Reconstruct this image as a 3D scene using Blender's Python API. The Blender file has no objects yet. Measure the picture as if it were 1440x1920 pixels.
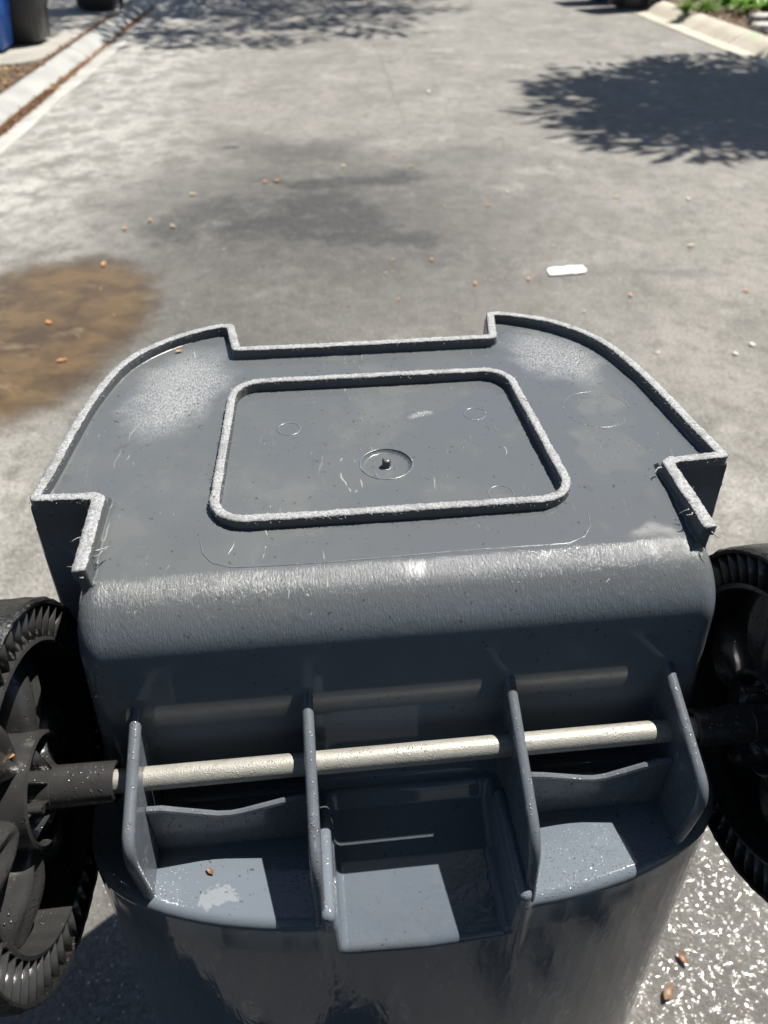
import bpy, bmesh, math, random
import numpy as np
from mathutils import Vector, noise, Matrix

random.seed(7)
rng = np.random.default_rng(11)
PI = math.pi
scene = bpy.context.scene
COL = scene.collection

# ------------------------------------------------------------------ camera, sky, sun, exposure
cam_d = bpy.data.cameras.new('camera')
cam = bpy.data.objects.new('camera', cam_d); COL.objects.link(cam)
cam.location = (0, 0, 1.5)
cam.rotation_euler = (math.radians(90 - 39.4), 0, 0)
cam_d.sensor_fit = 'VERTICAL'; cam_d.sensor_height = 36; cam_d.sensor_width = 27
cam_d.lens = 36 * 1442 / 1920
cam_d.clip_start = 0.02; cam_d.clip_end = 2000
cam_d.dof.use_dof = True; cam_d.dof.focus_distance = 0.70
cam_d.dof.aperture_fstop = 6.4; cam_d.dof.aperture_blades = 0
scene.camera = cam

SUN_AZ, SUN_EL = math.radians(52), math.radians(63)     # azimuth clockwise from +Y
world = bpy.data.worlds.new('World'); scene.world = world
world.use_nodes = True
wn = world.node_tree.nodes; wl = world.node_tree.links
for n in list(wn): wn.remove(n)
sky = wn.new('ShaderNodeTexSky'); sky.sky_type = 'NISHITA'; sky.sun_disc = False
sky.sun_elevation = SUN_EL; sky.sun_rotation = SUN_AZ
bg = wn.new('ShaderNodeBackground'); bg.inputs['Strength'].default_value = 0.05
wo = wn.new('ShaderNodeOutputWorld')
wl.new(sky.outputs[0], bg.inputs['Color']); wl.new(bg.outputs[0], wo.inputs['Surface'])

sun_d = bpy.data.lights.new('sun', 'SUN'); sun_d.energy = 4.8; sun_d.angle = math.radians(0.53)
sun_d.color = (1.0, 0.955, 0.885)
sun = bpy.data.objects.new('sun', sun_d); COL.objects.link(sun)
SV = Vector((math.sin(SUN_AZ) * math.cos(SUN_EL), math.cos(SUN_AZ) * math.cos(SUN_EL), math.sin(SUN_EL)))
sun.rotation_euler = (-SV).to_track_quat('-Z', 'Y').to_euler()
sun.location = SV * 30

vs = scene.view_settings
vs.view_transform = 'Standard'; vs.look = 'None'; vs.gamma = 1.0; vs.exposure = 1.16
vs.use_curve_mapping = False

# ------------------------------------------------------------------ frames
F_PX = 1442.0; PITCH = math.radians(39.4); CAM_H = 1.5
def ground(px, py, z=0.0):
    """direction through a photo pixel -> point where it meets the level z"""
    x = (px - 720) / F_PX; y = (py - 960) / F_PX
    dy = math.cos(PITCH) - y * math.sin(PITCH); dz = -math.sin(PITCH) - y * math.cos(PITCH)
    t = (z - CAM_H) / dz
    return Vector((x * t, dy * t, z))
RW = Vector((-0.0754, 1, 0)).normalized()      # along the road
RN = Vector((RW.y, -RW.x, 0))                  # across, to the right
def rp(lat, along, z=0.0):
    p = RN * lat + RW * along
    return Vector((p.x, p.y, z))

# ------------------------------------------------------------------ node helpers
class NT:
    def __init__(self, name):
        self.m = bpy.data.materials.new(name); self.m.use_nodes = True
        self.t = self.m.node_tree
        for n in list(self.t.nodes): self.t.nodes.remove(n)
        self.out = self.t.nodes.new('ShaderNodeOutputMaterial')
    def n(self, typ, **kw):
        nd = self.t.nodes.new('ShaderNode' + typ)
        for k, v in kw.items(): setattr(nd, k, v)
        return nd
    def set(self, nd, key, val):
        s = nd.inputs[key]
        if isinstance(val, bpy.types.NodeSocket): self.t.links.new(val, s)
        elif val is not None:
            if s.type == 'RGBA' and hasattr(val, '__len__') and len(val) == 3: val = (*val, 1)
            s.default_value = val
        return nd
    def coord(self, which='Object'):
        return self.n('TexCoord').outputs[which]
    def mapping(self, vec, scale=(1, 1, 1), loc=(0, 0, 0), rot=(0, 0, 0)):
        nd = self.n('Mapping'); self.set(nd, 'Vector', vec)
        nd.inputs['Scale'].default_value = scale; nd.inputs['Location'].default_value = loc; nd.inputs['Rotation'].default_value = rot
        return nd.outputs[0]
    def noise(self, vec, scale, detail=4, rough=0.55, dist=0.0, col=False):
        nd = self.n('TexNoise'); self.set(nd, 'Vector', vec); nd.inputs['Scale'].default_value = scale
        nd.inputs['Detail'].default_value = detail; nd.inputs['Roughness'].default_value = rough
        nd.inputs['Distortion'].default_value = dist
        return nd.outputs['Color' if col else 'Fac']
    def voro(self, vec, scale, feature='F1', rand=1.0, out='Distance'):
        nd = self.n('TexVoronoi', feature=feature); self.set(nd, 'Vector', vec); nd.inputs['Scale'].default_value = scale
        nd.inputs['Randomness'].default_value = rand
        return nd.outputs[out]
    def math(self, op, a, b=None, c=None, clamp=False):
        nd = self.n('Math', operation=op, use_clamp=clamp); self.set(nd, 0, a)
        if b is not None: self.set(nd, 1, b)
        if c is not None: self.set(nd, 2, c)
        return nd.outputs[0]
    def ramp(self, v, a, b, lo=0.0, hi=1.0, smooth=True):
        nd = self.n('MapRange', interpolation_type='SMOOTHSTEP' if smooth else 'LINEAR'); self.set(nd, 'Value', v)
        nd.inputs['From Min'].default_value = a; nd.inputs['From Max'].default_value = b
        nd.inputs['To Min'].default_value = lo; nd.inputs['To Max'].default_value = hi
        return nd.outputs[0]
    def mix(self, f, a, b):
        nd = self.n('Mix', data_type='RGBA'); self.set(nd, 0, f)
        for key, val in ((6, a), (7, b)):
            s = nd.inputs[key]
            if isinstance(val, bpy.types.NodeSocket): self.t.links.new(val, s)
            else: s.default_value = (*val, 1) if len(val) == 3 else val
        return nd.outputs[2]
    def mixf(self, f, a, b):
        nd = self.n('Mix', data_type='FLOAT'); self.set(nd, 0, f); self.set(nd, 2, a); self.set(nd, 3, b)
        return nd.outputs[0]
    def sep(self, vec):
        nd = self.n('SeparateXYZ'); self.set(nd, 0, vec); return nd.outputs
    def spot(self, vec, cx, cy, rx, ry, rot=0.0, inner=0.35, outer=1.0):
        """elliptic blob in the xy plane, 1 inside, 0 outside"""
        c, s = math.cos(rot), math.sin(rot)
        o = self.sep(vec)
        dx = self.math('SUBTRACT', o[0], cx); dy = self.math('SUBTRACT', o[1], cy)
        a = self.math('ADD', self.math('MULTIPLY', dx, c / rx), self.math('MULTIPLY', dy, s / rx))
        b = self.math('ADD', self.math('MULTIPLY', dx, -s / ry), self.math('MULTIPLY', dy, c / ry))
        r = self.math('SQRT', self.math('ADD', self.math('MULTIPLY', a, a), self.math('MULTIPLY', b, b)))
        return self.ramp(r, inner, outer, 1.0, 0.0)
    def warp(self, vec, scale, amt, detail=3):
        nz = self.noise(vec, scale, detail, 0.6, col=True)
        a = self.n('VectorMath', operation='SUBTRACT'); self.set(a, 0, nz); a.inputs[1].default_value = (0.5, 0.5, 0.5)
        b = self.n('VectorMath', operation='SCALE'); self.set(b, 0, a.outputs[0]); b.inputs['Scale'].default_value = amt
        c = self.n('VectorMath', operation='ADD'); self.set(c, 0, vec); self.set(c, 1, b.outputs[0])
        return c.outputs[0]
    def bump(self, h, strength=0.3, dist=0.001, normal=None):
        nd = self.n('Bump'); self.set(nd, 'Height', h); nd.inputs['Strength'].default_value = strength
        nd.inputs['Distance'].default_value = dist
        if normal is not None: self.set(nd, 'Normal', normal)
        return nd.outputs[0]
    def bsdf(self, base, rough=0.5, normal=None, metallic=0.0, spec=0.5, coat=0.0, coat_rough=0.05, sub=None, coat_normal=None, trans=None):
        nd = self.n('BsdfPrincipled')
        self.set(nd, 'Base Color', base); self.set(nd, 'Roughness', rough); self.set(nd, 'Metallic', metallic)
        self.set(nd, 'Specular IOR Level', spec); self.set(nd, 'Coat Weight', coat); self.set(nd, 'Coat Roughness', coat_rough)
        if normal is not None: self.set(nd, 'Normal', normal)
        if coat_normal is not None: self.set(nd, 'Coat Normal', coat_normal)
        return nd
    def finish(self, shader):
        self.t.links.new(shader.outputs[0], self.out.inputs['Surface']); return self.m

# ------------------------------------------------------------------ materials
def mat_plastic():
    t = NT('grey_bin_plastic'); c = t.coord(); o = t.sep(c)
    w = t.warp(c, 14, 0.03, 2)
    big = t.noise(w, 9, 3, 0.55)
    topm = t.ramp(o[2], 1.034, 1.066)
    wet = t.ramp(t.noise(t.mapping(w, (1.3, 1.0, 1.0), (0.37, 0.11, 0)), 6.5, 3, 0.5), 0.44, 0.51)
    side = t.ramp(o[0], -0.12, 0.16)                       # the right half of the base is wetter
    wet = t.math('MULTIPLY', wet, t.math('MULTIPLY_ADD', side, 0.65, 0.55))
    wet = t.mixf(topm, 0.95, wet)
    # worn, scuffed front corners of the base
    wv = t.warp(c, 30, 0.05, 3)
    sL = t.spot(wv, -0.205, 0.115, 0.060, 0.115, rot=-0.25, inner=0.3, outer=1.0)
    sR = t.spot(wv, 0.212, 0.150, 0.058, 0.080, rot=0.35, inner=0.3, outer=1.0)
    sC = t.spot(wv, 0.047, 0.046, 0.020, 0.008, rot=0.3, inner=0.2, outer=1.0)
    grit = t.noise(t.mapping(c, (1, 0.4, 1), rot=(0, 0, 0.35)), 620, 3, 0.75)
    scuff = t.math('MULTIPLY', t.math('MAXIMUM', t.math('MAXIMUM', sL, sR), sC), t.ramp(grit, 0.26, 0.72))
    scuff = t.math('MULTIPLY', scuff, topm)
    scr = None
    for k, (rot, sc, th) in enumerate(((0.5, 330, 0.715), (-0.7, 260, 0.73))):
        ns = t.noise(t.mapping(w, (1, 0.012, 1), (0.3 * k, 0.17 * k, 0), (0, 0, rot)), sc, 2, 0.5)
        q = t.ramp(ns, th - 0.03, th + 0.02)
        scr = q if scr is None else t.math('MAXIMUM', scr, q)
    scr = t.math('MULTIPLY', t.math('MULTIPLY', scr, topm), t.ramp(t.noise(c, 15, 2), 0.48, 0.62))
    film = t.ramp(t.noise(t.mapping(w, (1, 1, 1), (4, 2, 1)), 20, 4, 0.65), 0.46, 0.66)
    film = t.math('MULTIPLY', film, t.math('MULTIPLY', topm, t.math('SUBTRACT', 1.0, wet)))
    base = t.mix(big, (0.088, 0.104, 0.124), (0.116, 0.135, 0.158))
    base = t.mix(topm, base, t.mix(wet, t.mix(big, (0.073, 0.080, 0.083), (0.086, 0.093, 0.096)), (0.076, 0.083, 0.090)))
    base = t.mix(t.math('MULTIPLY', film, 0.22), base, (0.128, 0.128, 0.119))
    base = t.mix(t.math('MULTIPLY', scr, 0.55), base, (0.302, 0.310, 0.317))
    base = t.mix(t.math('MULTIPLY', scuff, 0.80), base, (0.338, 0.346, 0.353))
    res = t.math('MULTIPLY', t.spot(wv, -0.163, -0.322, 0.021, 0.013, 0.3, 0.75, 0.85), t.ramp(t.noise(c, 130, 3), 0.40, 0.47))
    base = t.mix(t.math('MULTIPLY', res, 0.30), base, (0.30, 0.31, 0.32))
    grime = t.ramp(t.noise(t.mapping(wv, (1, 1, 1), (7, 3, 5)), 48, 5, 0.75), 0.60, 0.74)
    base = t.mix(t.math('MULTIPLY', grime, 0.45), base, (0.052, 0.047, 0.040))
    dirt = t.ramp(t.noise(c, 210, 2, 0.5), 0.69, 0.73)
    base = t.mix(t.math('MULTIPLY', dirt, 0.7), base, (0.035, 0.028, 0.02))
    rough = t.mixf(t.math("MULTIPLY_ADD", wet, 0.7, 0.3), 0.38, 0.05)
    rough = t.math('ADD', rough, t.math('MULTIPLY', t.math('MAXIMUM', scuff, t.math('MULTIPLY', film, 0.3)), 0.22))
    # abraded roll-over edge: short strokes running down the bend
    bev = t.math('MULTIPLY', t.ramp(o[1], -0.156, -0.176), t.ramp(o[2], 1.004, 1.060))
    bev = t.math('MULTIPLY', bev, t.ramp(t.noise(t.mapping(c, (1, 1, 1), (1, 0, 0)), 30, 3), 0.20, 0.50))
    bsc = t.noise(t.mapping(c, (1, 0.30, 0.30), rot=(0, 0, 0.3)), 560, 4, 0.8)
    base = t.mix(t.math('MULTIPLY', t.math('MULTIPLY', bev, t.ramp(bsc, 0.55, 0.7)), 0.2), base, (0.302, 0.302, 0.310))
    rough = t.mixf(bev, rough, 0.15)
    lowm = t.math('MULTIPLY', t.ramp(o[1], -0.262, -0.275), t.ramp(o[2], 0.846, 0.8485))
    lowm = t.math('MULTIPLY', lowm, t.ramp(o[0], -0.15, 0.16, 0.25, 1.0))
    drops = t.math('MULTIPLY', t.ramp(t.voro(c, 330), 0.0, 0.40, 1.0, 0.0), t.math('MAXIMUM', lowm, t.math('MULTIPLY', topm, 0.06)))
    st = t.noise(t.mapping(w, (1, 1, 0.16)), 22, 4, 0.6)
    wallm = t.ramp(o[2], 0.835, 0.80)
    stm = t.math('MULTIPLY', t.ramp(st, 0.48, 0.54), wallm)
    rough = t.math('ADD', rough, t.math('MULTIPLY', stm, 0.07))
    base = t.mix(t.math('MULTIPLY', wallm, 0.5), base, (0.042, 0.052, 0.068))  # same plastic, lower wall painted darker and bluer for its shade
    base = t.mix(t.math('MULTIPLY', stm, 0.12), base, (0.115, 0.107, 0.094))
    # one height in millimetres
    h = t.math('MULTIPLY', bsc, t.math('MULTIPLY', bev, 0.90))
    h = t.math('ADD', h, t.math('MULTIPLY', grit, t.math('MULTIPLY_ADD', scuff, 0.8, t.math('MULTIPLY', topm, 0.05))))
    h = t.math('ADD', h, t.math('MULTIPLY', drops, 0.45))
    h = t.math('ADD', h, t.math('ADD', t.math('MULTIPLY', t.noise(c, 8, 0), 1.3), t.math('MULTIPLY', t.math('MULTIPLY', st, wallm), 1.2)))
    h = t.math('SUBTRACT', h, t.math('MULTIPLY', scr, 0.25))
    return t.finish(t.bsdf(base, rough, t.bump(h, 1.0, 0.001), spec=0.34))

def mat_worn():
    t = NT('worn_scraped_plastic_edge'); c = t.coord()
    a = t.noise(c, 380, 4, 0.75); b = t.noise(c, 55, 4, 0.65)
    at = t.n('Attribute', attribute_name='top'); top = t.ramp(t.math('ADD', at.outputs['Fac'], t.math('MULTIPLY', t.math('SUBTRACT', a, 0.5), 0.6)), 0.45, 0.75)
    base = t.mix(t.ramp(a, 0.32, 0.70), (0.140, 0.145, 0.150), (0.36, 0.365, 0.37))
    base = t.mix(t.ramp(b, 0.46, 0.66, 0.0, 0.55), base, (0.13, 0.13, 0.125))
    base = t.mix(t.ramp(t.noise(c, 120, 3, 0.7), 0.62, 0.72, 0.0, 0.8), base, (0.050, 0.042, 0.032))
    base = t.mix(top, (0.068, 0.073, 0.079), base)
    sp = t.noise(c, 900, 1, 0.5)
    rough = t.ramp(sp, 0.62, 0.70, 0.6, 0.2)
    h = t.math('MULTIPLY', t.math('ADD', t.math('MULTIPLY', a, 1.5), t.math('MULTIPLY', sp, 0.3)), t.math('MULTIPLY_ADD', top, 0.9, 0.1))
    return t.finish(t.bsdf(base, rough, t.bump(h, 1.0, 0.001)))

def mat_side(name='rib_plastic', base=(0.088, 0.099, 0.115)):
    t = NT(name); c = t.coord()
    w = t.noise(c, 40, 3)
    b = t.mix(w, tuple(x * 0.86 for x in base), tuple(x * 1.14 for x in base))
    d = t.ramp(t.noise(c, 300, 2), 0.66, 0.72)
    b = t.mix(t.math('MULTIPLY', d, 0.5), b, (0.04, 0.032, 0.025))
    gr = t.ramp(t.noise(c, 75, 5, 0.75), 0.56, 0.72)
    b = t.mix(t.math('MULTIPLY', gr, 0.5), b, (0.050, 0.046, 0.040))
    b = t.mix(t.ramp(t.noise(t.mapping(c, (1, 0.15, 0.15)), 500, 2), 0.66, 0.72, 0.0, 0.4), b, (0.25, 0.255, 0.26))
    n = t.bump(t.noise(c, 500, 3), 0.25, 0.0005)
    drops = t.math('MULTIPLY', t.ramp(t.voro(c, 300), 0.0, 0.33, 1, 0), t.ramp(t.noise(c, 55, 2), 0.45, 0.6))
    n = t.bump(drops, 0.7, 0.0008, n)
    return t.finish(t.bsdf(b, t.ramp(w, 0.3, 0.7, 0.16, 0.34), n))

def mat_zinc():
    t = NT('zinc_plated_steel'); c = t.coord()
    w = t.noise(t.mapping(c, (0.25, 1, 1)), 160, 4, 0.6)
    b = t.mix(w, (0.215, 0.210, 0.188), (0.305, 0.298, 0.270))
    d = t.ramp(t.noise(c, 190, 5, 0.75), 0.54, 0.70)
    b = t.mix(t.math('MULTIPLY', d, 0.55), b, (0.12, 0.105, 0.08))
    n = t.bump(t.noise(c, 700, 3), 0.5, 0.0008)
    drops = t.math('MULTIPLY', t.ramp(t.voro(c, 330), 0.0, 0.3, 1, 0), t.ramp(t.noise(c, 45, 2), 0.5, 0.62))
    n = t.bump(drops, 0.7, 0.0008, n)
    return t.finish(t.bsdf(b, t.ramp(w, 0.3, 0.7, 0.4, 0.6), n, metallic=0.3))

def mat_black(name, base=0.018, rough=0.22, bscale=300, bd=0.0006, wetdrops=True):
    t = NT(name); c = t.coord()
    w = t.noise(c, 60, 3)
    b = t.mix(w, (base * 0.8, base * 0.8, base * 0.82), (base * 1.5, base * 1.5, base * 1.45))
    d = t.ramp(t.noise(t.mapping(c, (1, 1, 1), (3, 1, 2)), 130, 3), 0.66, 0.73)
    b = t.mix(t.math('MULTIPLY', d, 0.55), b, (0.10, 0.085, 0.06))
    n = t.bump(t.noise(c, bscale, 4, 0.65), 0.5, bd)
    if wetdrops:
        drops = t.math('MULTIPLY', t.ramp(t.voro(c, 260), 0.0, 0.33, 1, 0), t.ramp(t.noise(c, 38, 2), 0.47, 0.6))
        n = t.bump(drops, 0.9, 0.001, n)
    return t.finish(t.bsdf(b, t.ramp(w, 0.3, 0.7, rough * 0.7, rough * 1.4), n))

def mat_simple(name, c1, c2, rough=0.6, scale=30, bd=0.002, bs=0.4, bscale=None, spec=0.4):
    t = NT(name); c = t.coord()
    w = t.noise(c, scale, 4, 0.6)
    n = t.bump(t.noise(c, bscale or scale * 3, 3), bs, bd)
    return t.finish(t.bsdf(t.mix(t.ramp(w, 0.3, 0.7), c1, c2), rough, n, spec=spec))

def mat_leaf(name, c1, c2, rough=0.45):
    t = NT(name)
    g = t.n('NewGeometry')
    rnd = g.outputs['Random Per Island']
    base = t.mix(rnd, c1, c2)
    nd = t.bsdf(base, rough, spec=0.4)
    tr = t.n('BsdfTranslucent'); t.set(tr, 'Color', t.mix(0.5, base, (c2[0] * 1.5, c2[1] * 1.5, c2[2])))
    mx = t.n('MixShader'); mx.inputs[0].default_value = 0.28
    t.t.links.new(nd.outputs[0], mx.inputs[1]); t.t.links.new(tr.outputs[0], mx.inputs[2])
    return t.finish(mx)

def mat_road():
    t = NT('worn_asphalt'); c = t.coord('Object')
    # Object coordinates are metres in the world (the road sheet sits at the origin)
    w = t.warp(c, 1.4, 0.35, 4)
    wf = t.warp(c, 5, 0.18, 4)
    big = t.noise(c, 0.55, 5, 0.6)
    mid = t.noise(t.mapping(w, (1, 0.6, 1)), 2.6, 5, 0.65)
    fine = t.noise(c, 75, 4, 0.75)
    vn = t.n('TexVoronoi'); t.set(vn, 'Vector', c); vn.inputs['Scale'].default_value = 150; agg = vn.outputs['Color']; aggd = vn.outputs['Distance']
    base = t.mix(t.ramp(big, 0.35, 0.65), (0.134, 0.128, 0.113), (0.185, 0.178, 0.158))
    base = t.mix(t.ramp(mid, 0.36, 0.68), base, (0.211, 0.201, 0.184))
    # chalky light scale nearer the left gutter and in patches
    lat = t.math('ADD', t.math('MULTIPLY', t.sep(c)[0], RN.x), t.math('MULTIPLY', t.sep(c)[1], RN.y))
    edge = t.ramp(lat, -0.55, -1.9)
    pale = t.math('MULTIPLY', t.ramp(t.noise(t.mapping(wf, (1, 0.8, 1), (3, 5, 0)), 3.5, 6, 0.7), 0.40, 0.60), edge)
    base = t.mix(t.math('MULTIPLY', pale, 0.95), base, (0.370, 0.362, 0.335))
    pale2 = t.ramp(t.noise(t.mapping(wf, (1, 1, 1), (9, 1, 0)), 1.5, 6, 0.76), 0.53, 0.66)
    base = t.mix(t.math('MULTIPLY', pale2, 0.7), base, (0.295, 0.286, 0.262))
    mot = t.noise(t.mapping(c, (1, 0.8, 1), (2, 3, 0)), 11, 5, 0.75)
    base = t.mix(t.ramp(mot, 0.32, 0.56, 0.55, 0.0), base, (0.070, 0.064, 0.055))
    base = t.mix(t.ramp(t.noise(c, 42, 4, 0.8), 0.53, 0.70, 0.0, 0.5), base, (0.255, 0.246, 0.222))
    # dark wet / oily stain in front of the bin
    ws = t.warp(c, 1.3, 0.95, 5)
    st = None
    for (px, py, rx, ry, rot, k) in ((610, 390, 0.75, 0.80, 0.0, 0.95), (520, 430, 0.7, 0.5, 0.2, 0.75), (740, 340, 0.5, 0.30, 0.25, 0.9),
                                     (520, 345, 0.35, 0.16, 0.1, 0.8), (760, 470, 0.7, 0.5, 0.0, 0.6), (330, 430, 0.5, 0.45, 0.3, 0.7),
                                     (560, 290, 0.9, 0.7, 0.1, 0.55), (850, 442, 0.12, 0.10, 0.0, 0.6), (560, 560, 0.8, 0.6, 0.0, 0.5),
                                     (850, 300, 0.7, 0.6, 0.0, 0.35), (360, 590, 0.75, 0.6, 0.0, 0.42), (600, 420, 1.9, 2.3, 0.0, 0.60), (500, 560, 2.0, 1.4, 0.0, 0.45), (640, 345, 0.55, 0.20, 0.1, 1.0), (740, 450, 0.40, 0.22, 0.0, 0.95), (520, 420, 0.55, 0.40, 0.2, 0.95), (420, 400, 0.7, 0.6, 0.0, 0.75), (680, 340, 0.8, 0.28, 0.12, 0.95), (600, 420, 0.75, 0.7, 0.0, 1.0), (600, 620, 0.9, 0.7, 0.0, 0.35), (1250, 505, 0.45, 0.08, -0.1, 0.25), (435, 277, 0.12, 0.09, 0, 0.9)):
        p = ground(px, py)
        s = t.math('MULTIPLY', t.spot(wf if rx < 0.3 else ws, p.x, p.y, rx, ry, rot, 0.2, 1.0), k)
        st = s if st is None else t.math('MAXIMUM', st, s)
    stn = t.math('MULTIPLY', t.math('POWER', st, 0.7), t.ramp(t.noise(wf, 9, 6, 0.8), 0.25, 0.60, 0.70, 1.18))
    base = t.mix(t.math('MULTIPLY', stn, 0.97), base, (0.028, 0.027, 0.025))
    # longitudinal joint / tyre lines
    for lx, wd, kk in ((0.74, 0.03, 0.35), (2.55, 0.05, 0.2)):
        ln = t.ramp(t.math('ABSOLUTE', t.math('SUBTRACT', t.math('ADD', lat, t.math('MULTIPLY', t.noise(c, 1.2, 3), 0.12)), lx)), 0.0, wd, 1, 0)
        far = t.ramp(t.sep(c)[1], 5.5, 8.5)
        base = t.mix(t.math('MULTIPLY', t.math('MULTIPLY', ln, far), kk), base, (0.082, 0.078, 0.071))
    # ground washed wet around the bin; darkening stretched behind the camera to cut bounced light
    wet = t.spot(w, 0.1, -0.55, 2.1, 1.85, 0.0, 0.70, 1.0)
    wetk = t.math('MULTIPLY', wet, t.ramp(t.noise(wf, 3.0, 4), 0.30, 0.50, 0.55, 1.0))
    base = t.mix(t.math('MULTIPLY', wetk, 0.72), base, (0.058, 0.056, 0.053))
    rear_shade = t.spot(w, 0.0, -0.62, 1.5, 0.86, 0.0, 0.75, 1.0)  # unseen road painted dark for the shade mirrored in the bin wall
    base = t.mix(t.math('MULTIPLY', rear_shade, 0.75), base, (0.030, 0.031, 0.033))
    base = t.mix(t.ramp(fine, 0.28, 0.62, 0.70, 0.0), base, (0.058, 0.054, 0.049))
    spk = t.math('MULTIPLY', t.ramp(t.sep(agg)[0], 0.86, 0.95), t.ramp(aggd, 0.2, 0.45, 1, 0))
    base = t.mix(t.math('MULTIPLY', spk, 0.8), base, (0.340, 0.326, 0.299))
    pb = t.math('MULTIPLY', t.ramp(t.voro(c, 22), 0.05, 0.11, 1, 0), t.ramp(t.noise(c, 4, 2), 0.5, 0.6))
    base = t.mix(t.math('MULTIPLY', pb, 0.6), base, (0.354, 0.340, 0.313))
    rough = t.mixf(stn, 0.85, 0.5)
    h = t.math('ADD', t.math('MULTIPLY', aggd, -1.6), t.math('MULTIPLY', fine, 2.6))
    n = t.bump(h, 1.0, 0.001)
    # film of water: smooth, gently domed over the stones
    fh = t.math('ADD', t.math('MULTIPLY', t.noise(c, 165, 0), 1.15), t.math('MULTIPLY', t.noise(c, 50, 0), 0.7))
    cn = t.bump(fh, 1.0, 0.001)
    return t.finish(t.bsdf(base, rough, n, spec=0.3, coat=t.math('MULTIPLY', t.math('MULTIPLY', wetk, 0.55), t.ramp(t.noise(c, 95, 1), 0.52, 0.58)), coat_rough=0.04, coat_normal=cn))

def mat_concrete(name, c1, c2, greenmark=False):
    t = NT(name); c = t.coord()
    w = t.warp(c, 3, 0.2)
    a = t.noise(w, 2.2, 6, 0.65); b = t.noise(c, 120, 3, 0.6)
    base = t.mix(t.ramp(a, 0.33, 0.67), c1, c2)
    base = t.mix(t.ramp(b, 0.6, 0.75, 0, 0.35), base, tuple(x * 0.55 for x in c1))
    stain = t.ramp(t.noise(t.mapping(w, (1, 0.5, 1), (2, 7, 0)), 4.5, 5, 0.7), 0.56, 0.72)
    base = t.mix(t.math('MULTIPLY', stain, 0.4), base, (c1[0] * 0.55, c1[1] * 0.5, c1[2] * 0.42))
    if greenmark:
        p = ground(1415, 71, 0.07)
        base = t.mix(t.math('MULTIPLY', t.spot(w, p.x, p.y, 0.10, 0.16, -0.2, 0.3, 1.0), 0.5), base, (0.12, 0.36, 0.17))
    n = t.bump(b, 0.5, 0.002)
    return t.finish(t.bsdf(base, 0.85, n, spec=0.25))

M = {}
M['frayed'] = None
M['plastic'] = mat_plastic(); M['worn'] = mat_worn(); M['rib'] = mat_side(); M['zinc'] = mat_zinc()
M['tyre'] = mat_black('tyre_rubber', 0.010, 0.22, 200, 0.008)
M['hub'] = mat_black('black_wheel_plastic', 0.023, 0.20, 400, 0.0004)
M['blackbin'] = mat_black('black_bin_plastic', 0.022, 0.42, 40, 0.002, False)
M['bluebin'] = mat_simple('blue_bin_plastic', (0.012, 0.070, 0.30), (0.020, 0.095, 0.38), 0.4, 3, 0.001)
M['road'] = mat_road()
M['kerb'] = mat_concrete('pale_concrete', (0.220, 0.222, 0.211), (0.281, 0.281, 0.264))
M['gutter'] = mat_concrete('gutter_concrete', *[tuple(1.3 * k for k in q) for q in ((0.197, 0.194, 0.180), (0.257, 0.253, 0.234))])
M['kerb_r'] = mat_concrete('beige_concrete', (0.310, 0.280, 0.225), (0.395, 0.360, 0.300), True)
M['slab'] = mat_concrete('slab_concrete', (0.216, 0.207, 0.180), (0.288, 0.276, 0.246))
M['soil'] = mat_simple('bark_soil', (0.030, 0.020, 0.013), (0.10, 0.068, 0.042), 0.95, 14, 0.02, 0.8)
M['grassground'] = mat_simple('dry_verge', (0.05, 0.065, 0.022), (0.11, 0.10, 0.05), 0.95, 3, 0.02, 0.8)
M['bark'] = mat_simple('tree_bark', (0.06, 0.045, 0.032), (0.15, 0.12, 0.09), 0.9, 9, 0.02, 0.8)
M['treeleaf'] = mat_leaf('tree_leaf', (0.025, 0.060, 0.014), (0.060, 0.115, 0.028))
M['strap'] = mat_leaf('strap_leaf', (0.085, 0.200, 0.026), (0.180, 0.330, 0.060), 0.32)
M['fineleaf'] = mat_leaf('fine_leaf', (0.070, 0.150, 0.028), (0.150, 0.240, 0.060), 0.4)
M['orange'] = mat_leaf('dry_orange_leaf', (0.375, 0.150, 0.056), (0.465, 0.255, 0.112))
M['tan'] = mat_leaf('dry_tan_leaf', (0.315, 0.247, 0.135), (0.435, 0.375, 0.240))
M['brown'] = mat_leaf('dry_brown_leaf', (0.085, 0.045, 0.022), (0.22, 0.12, 0.06))
M['chips'] = mat_leaf('bark_chip', (0.075, 0.041, 0.021), (0.390, 0.270, 0.143), 0.7)
M['litter'] = mat_leaf('gutter_litter', (0.083, 0.045, 0.026), (0.345, 0.188, 0.090), 0.7)
M['white'] = mat_simple('white_plastic_film', (0.600, 0.630, 0.600), (0.645, 0.660, 0.645), 0.5, 20, 0.002)
M['stone'] = mat_concrete('pale_stone', (0.300, 0.288, 0.252), (0.396, 0.378, 0.342))
M['pebble'] = mat_simple('pale_pebble', (0.413, 0.390, 0.345), (0.525, 0.503, 0.458), 0.7, 60, 0.001)

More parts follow.
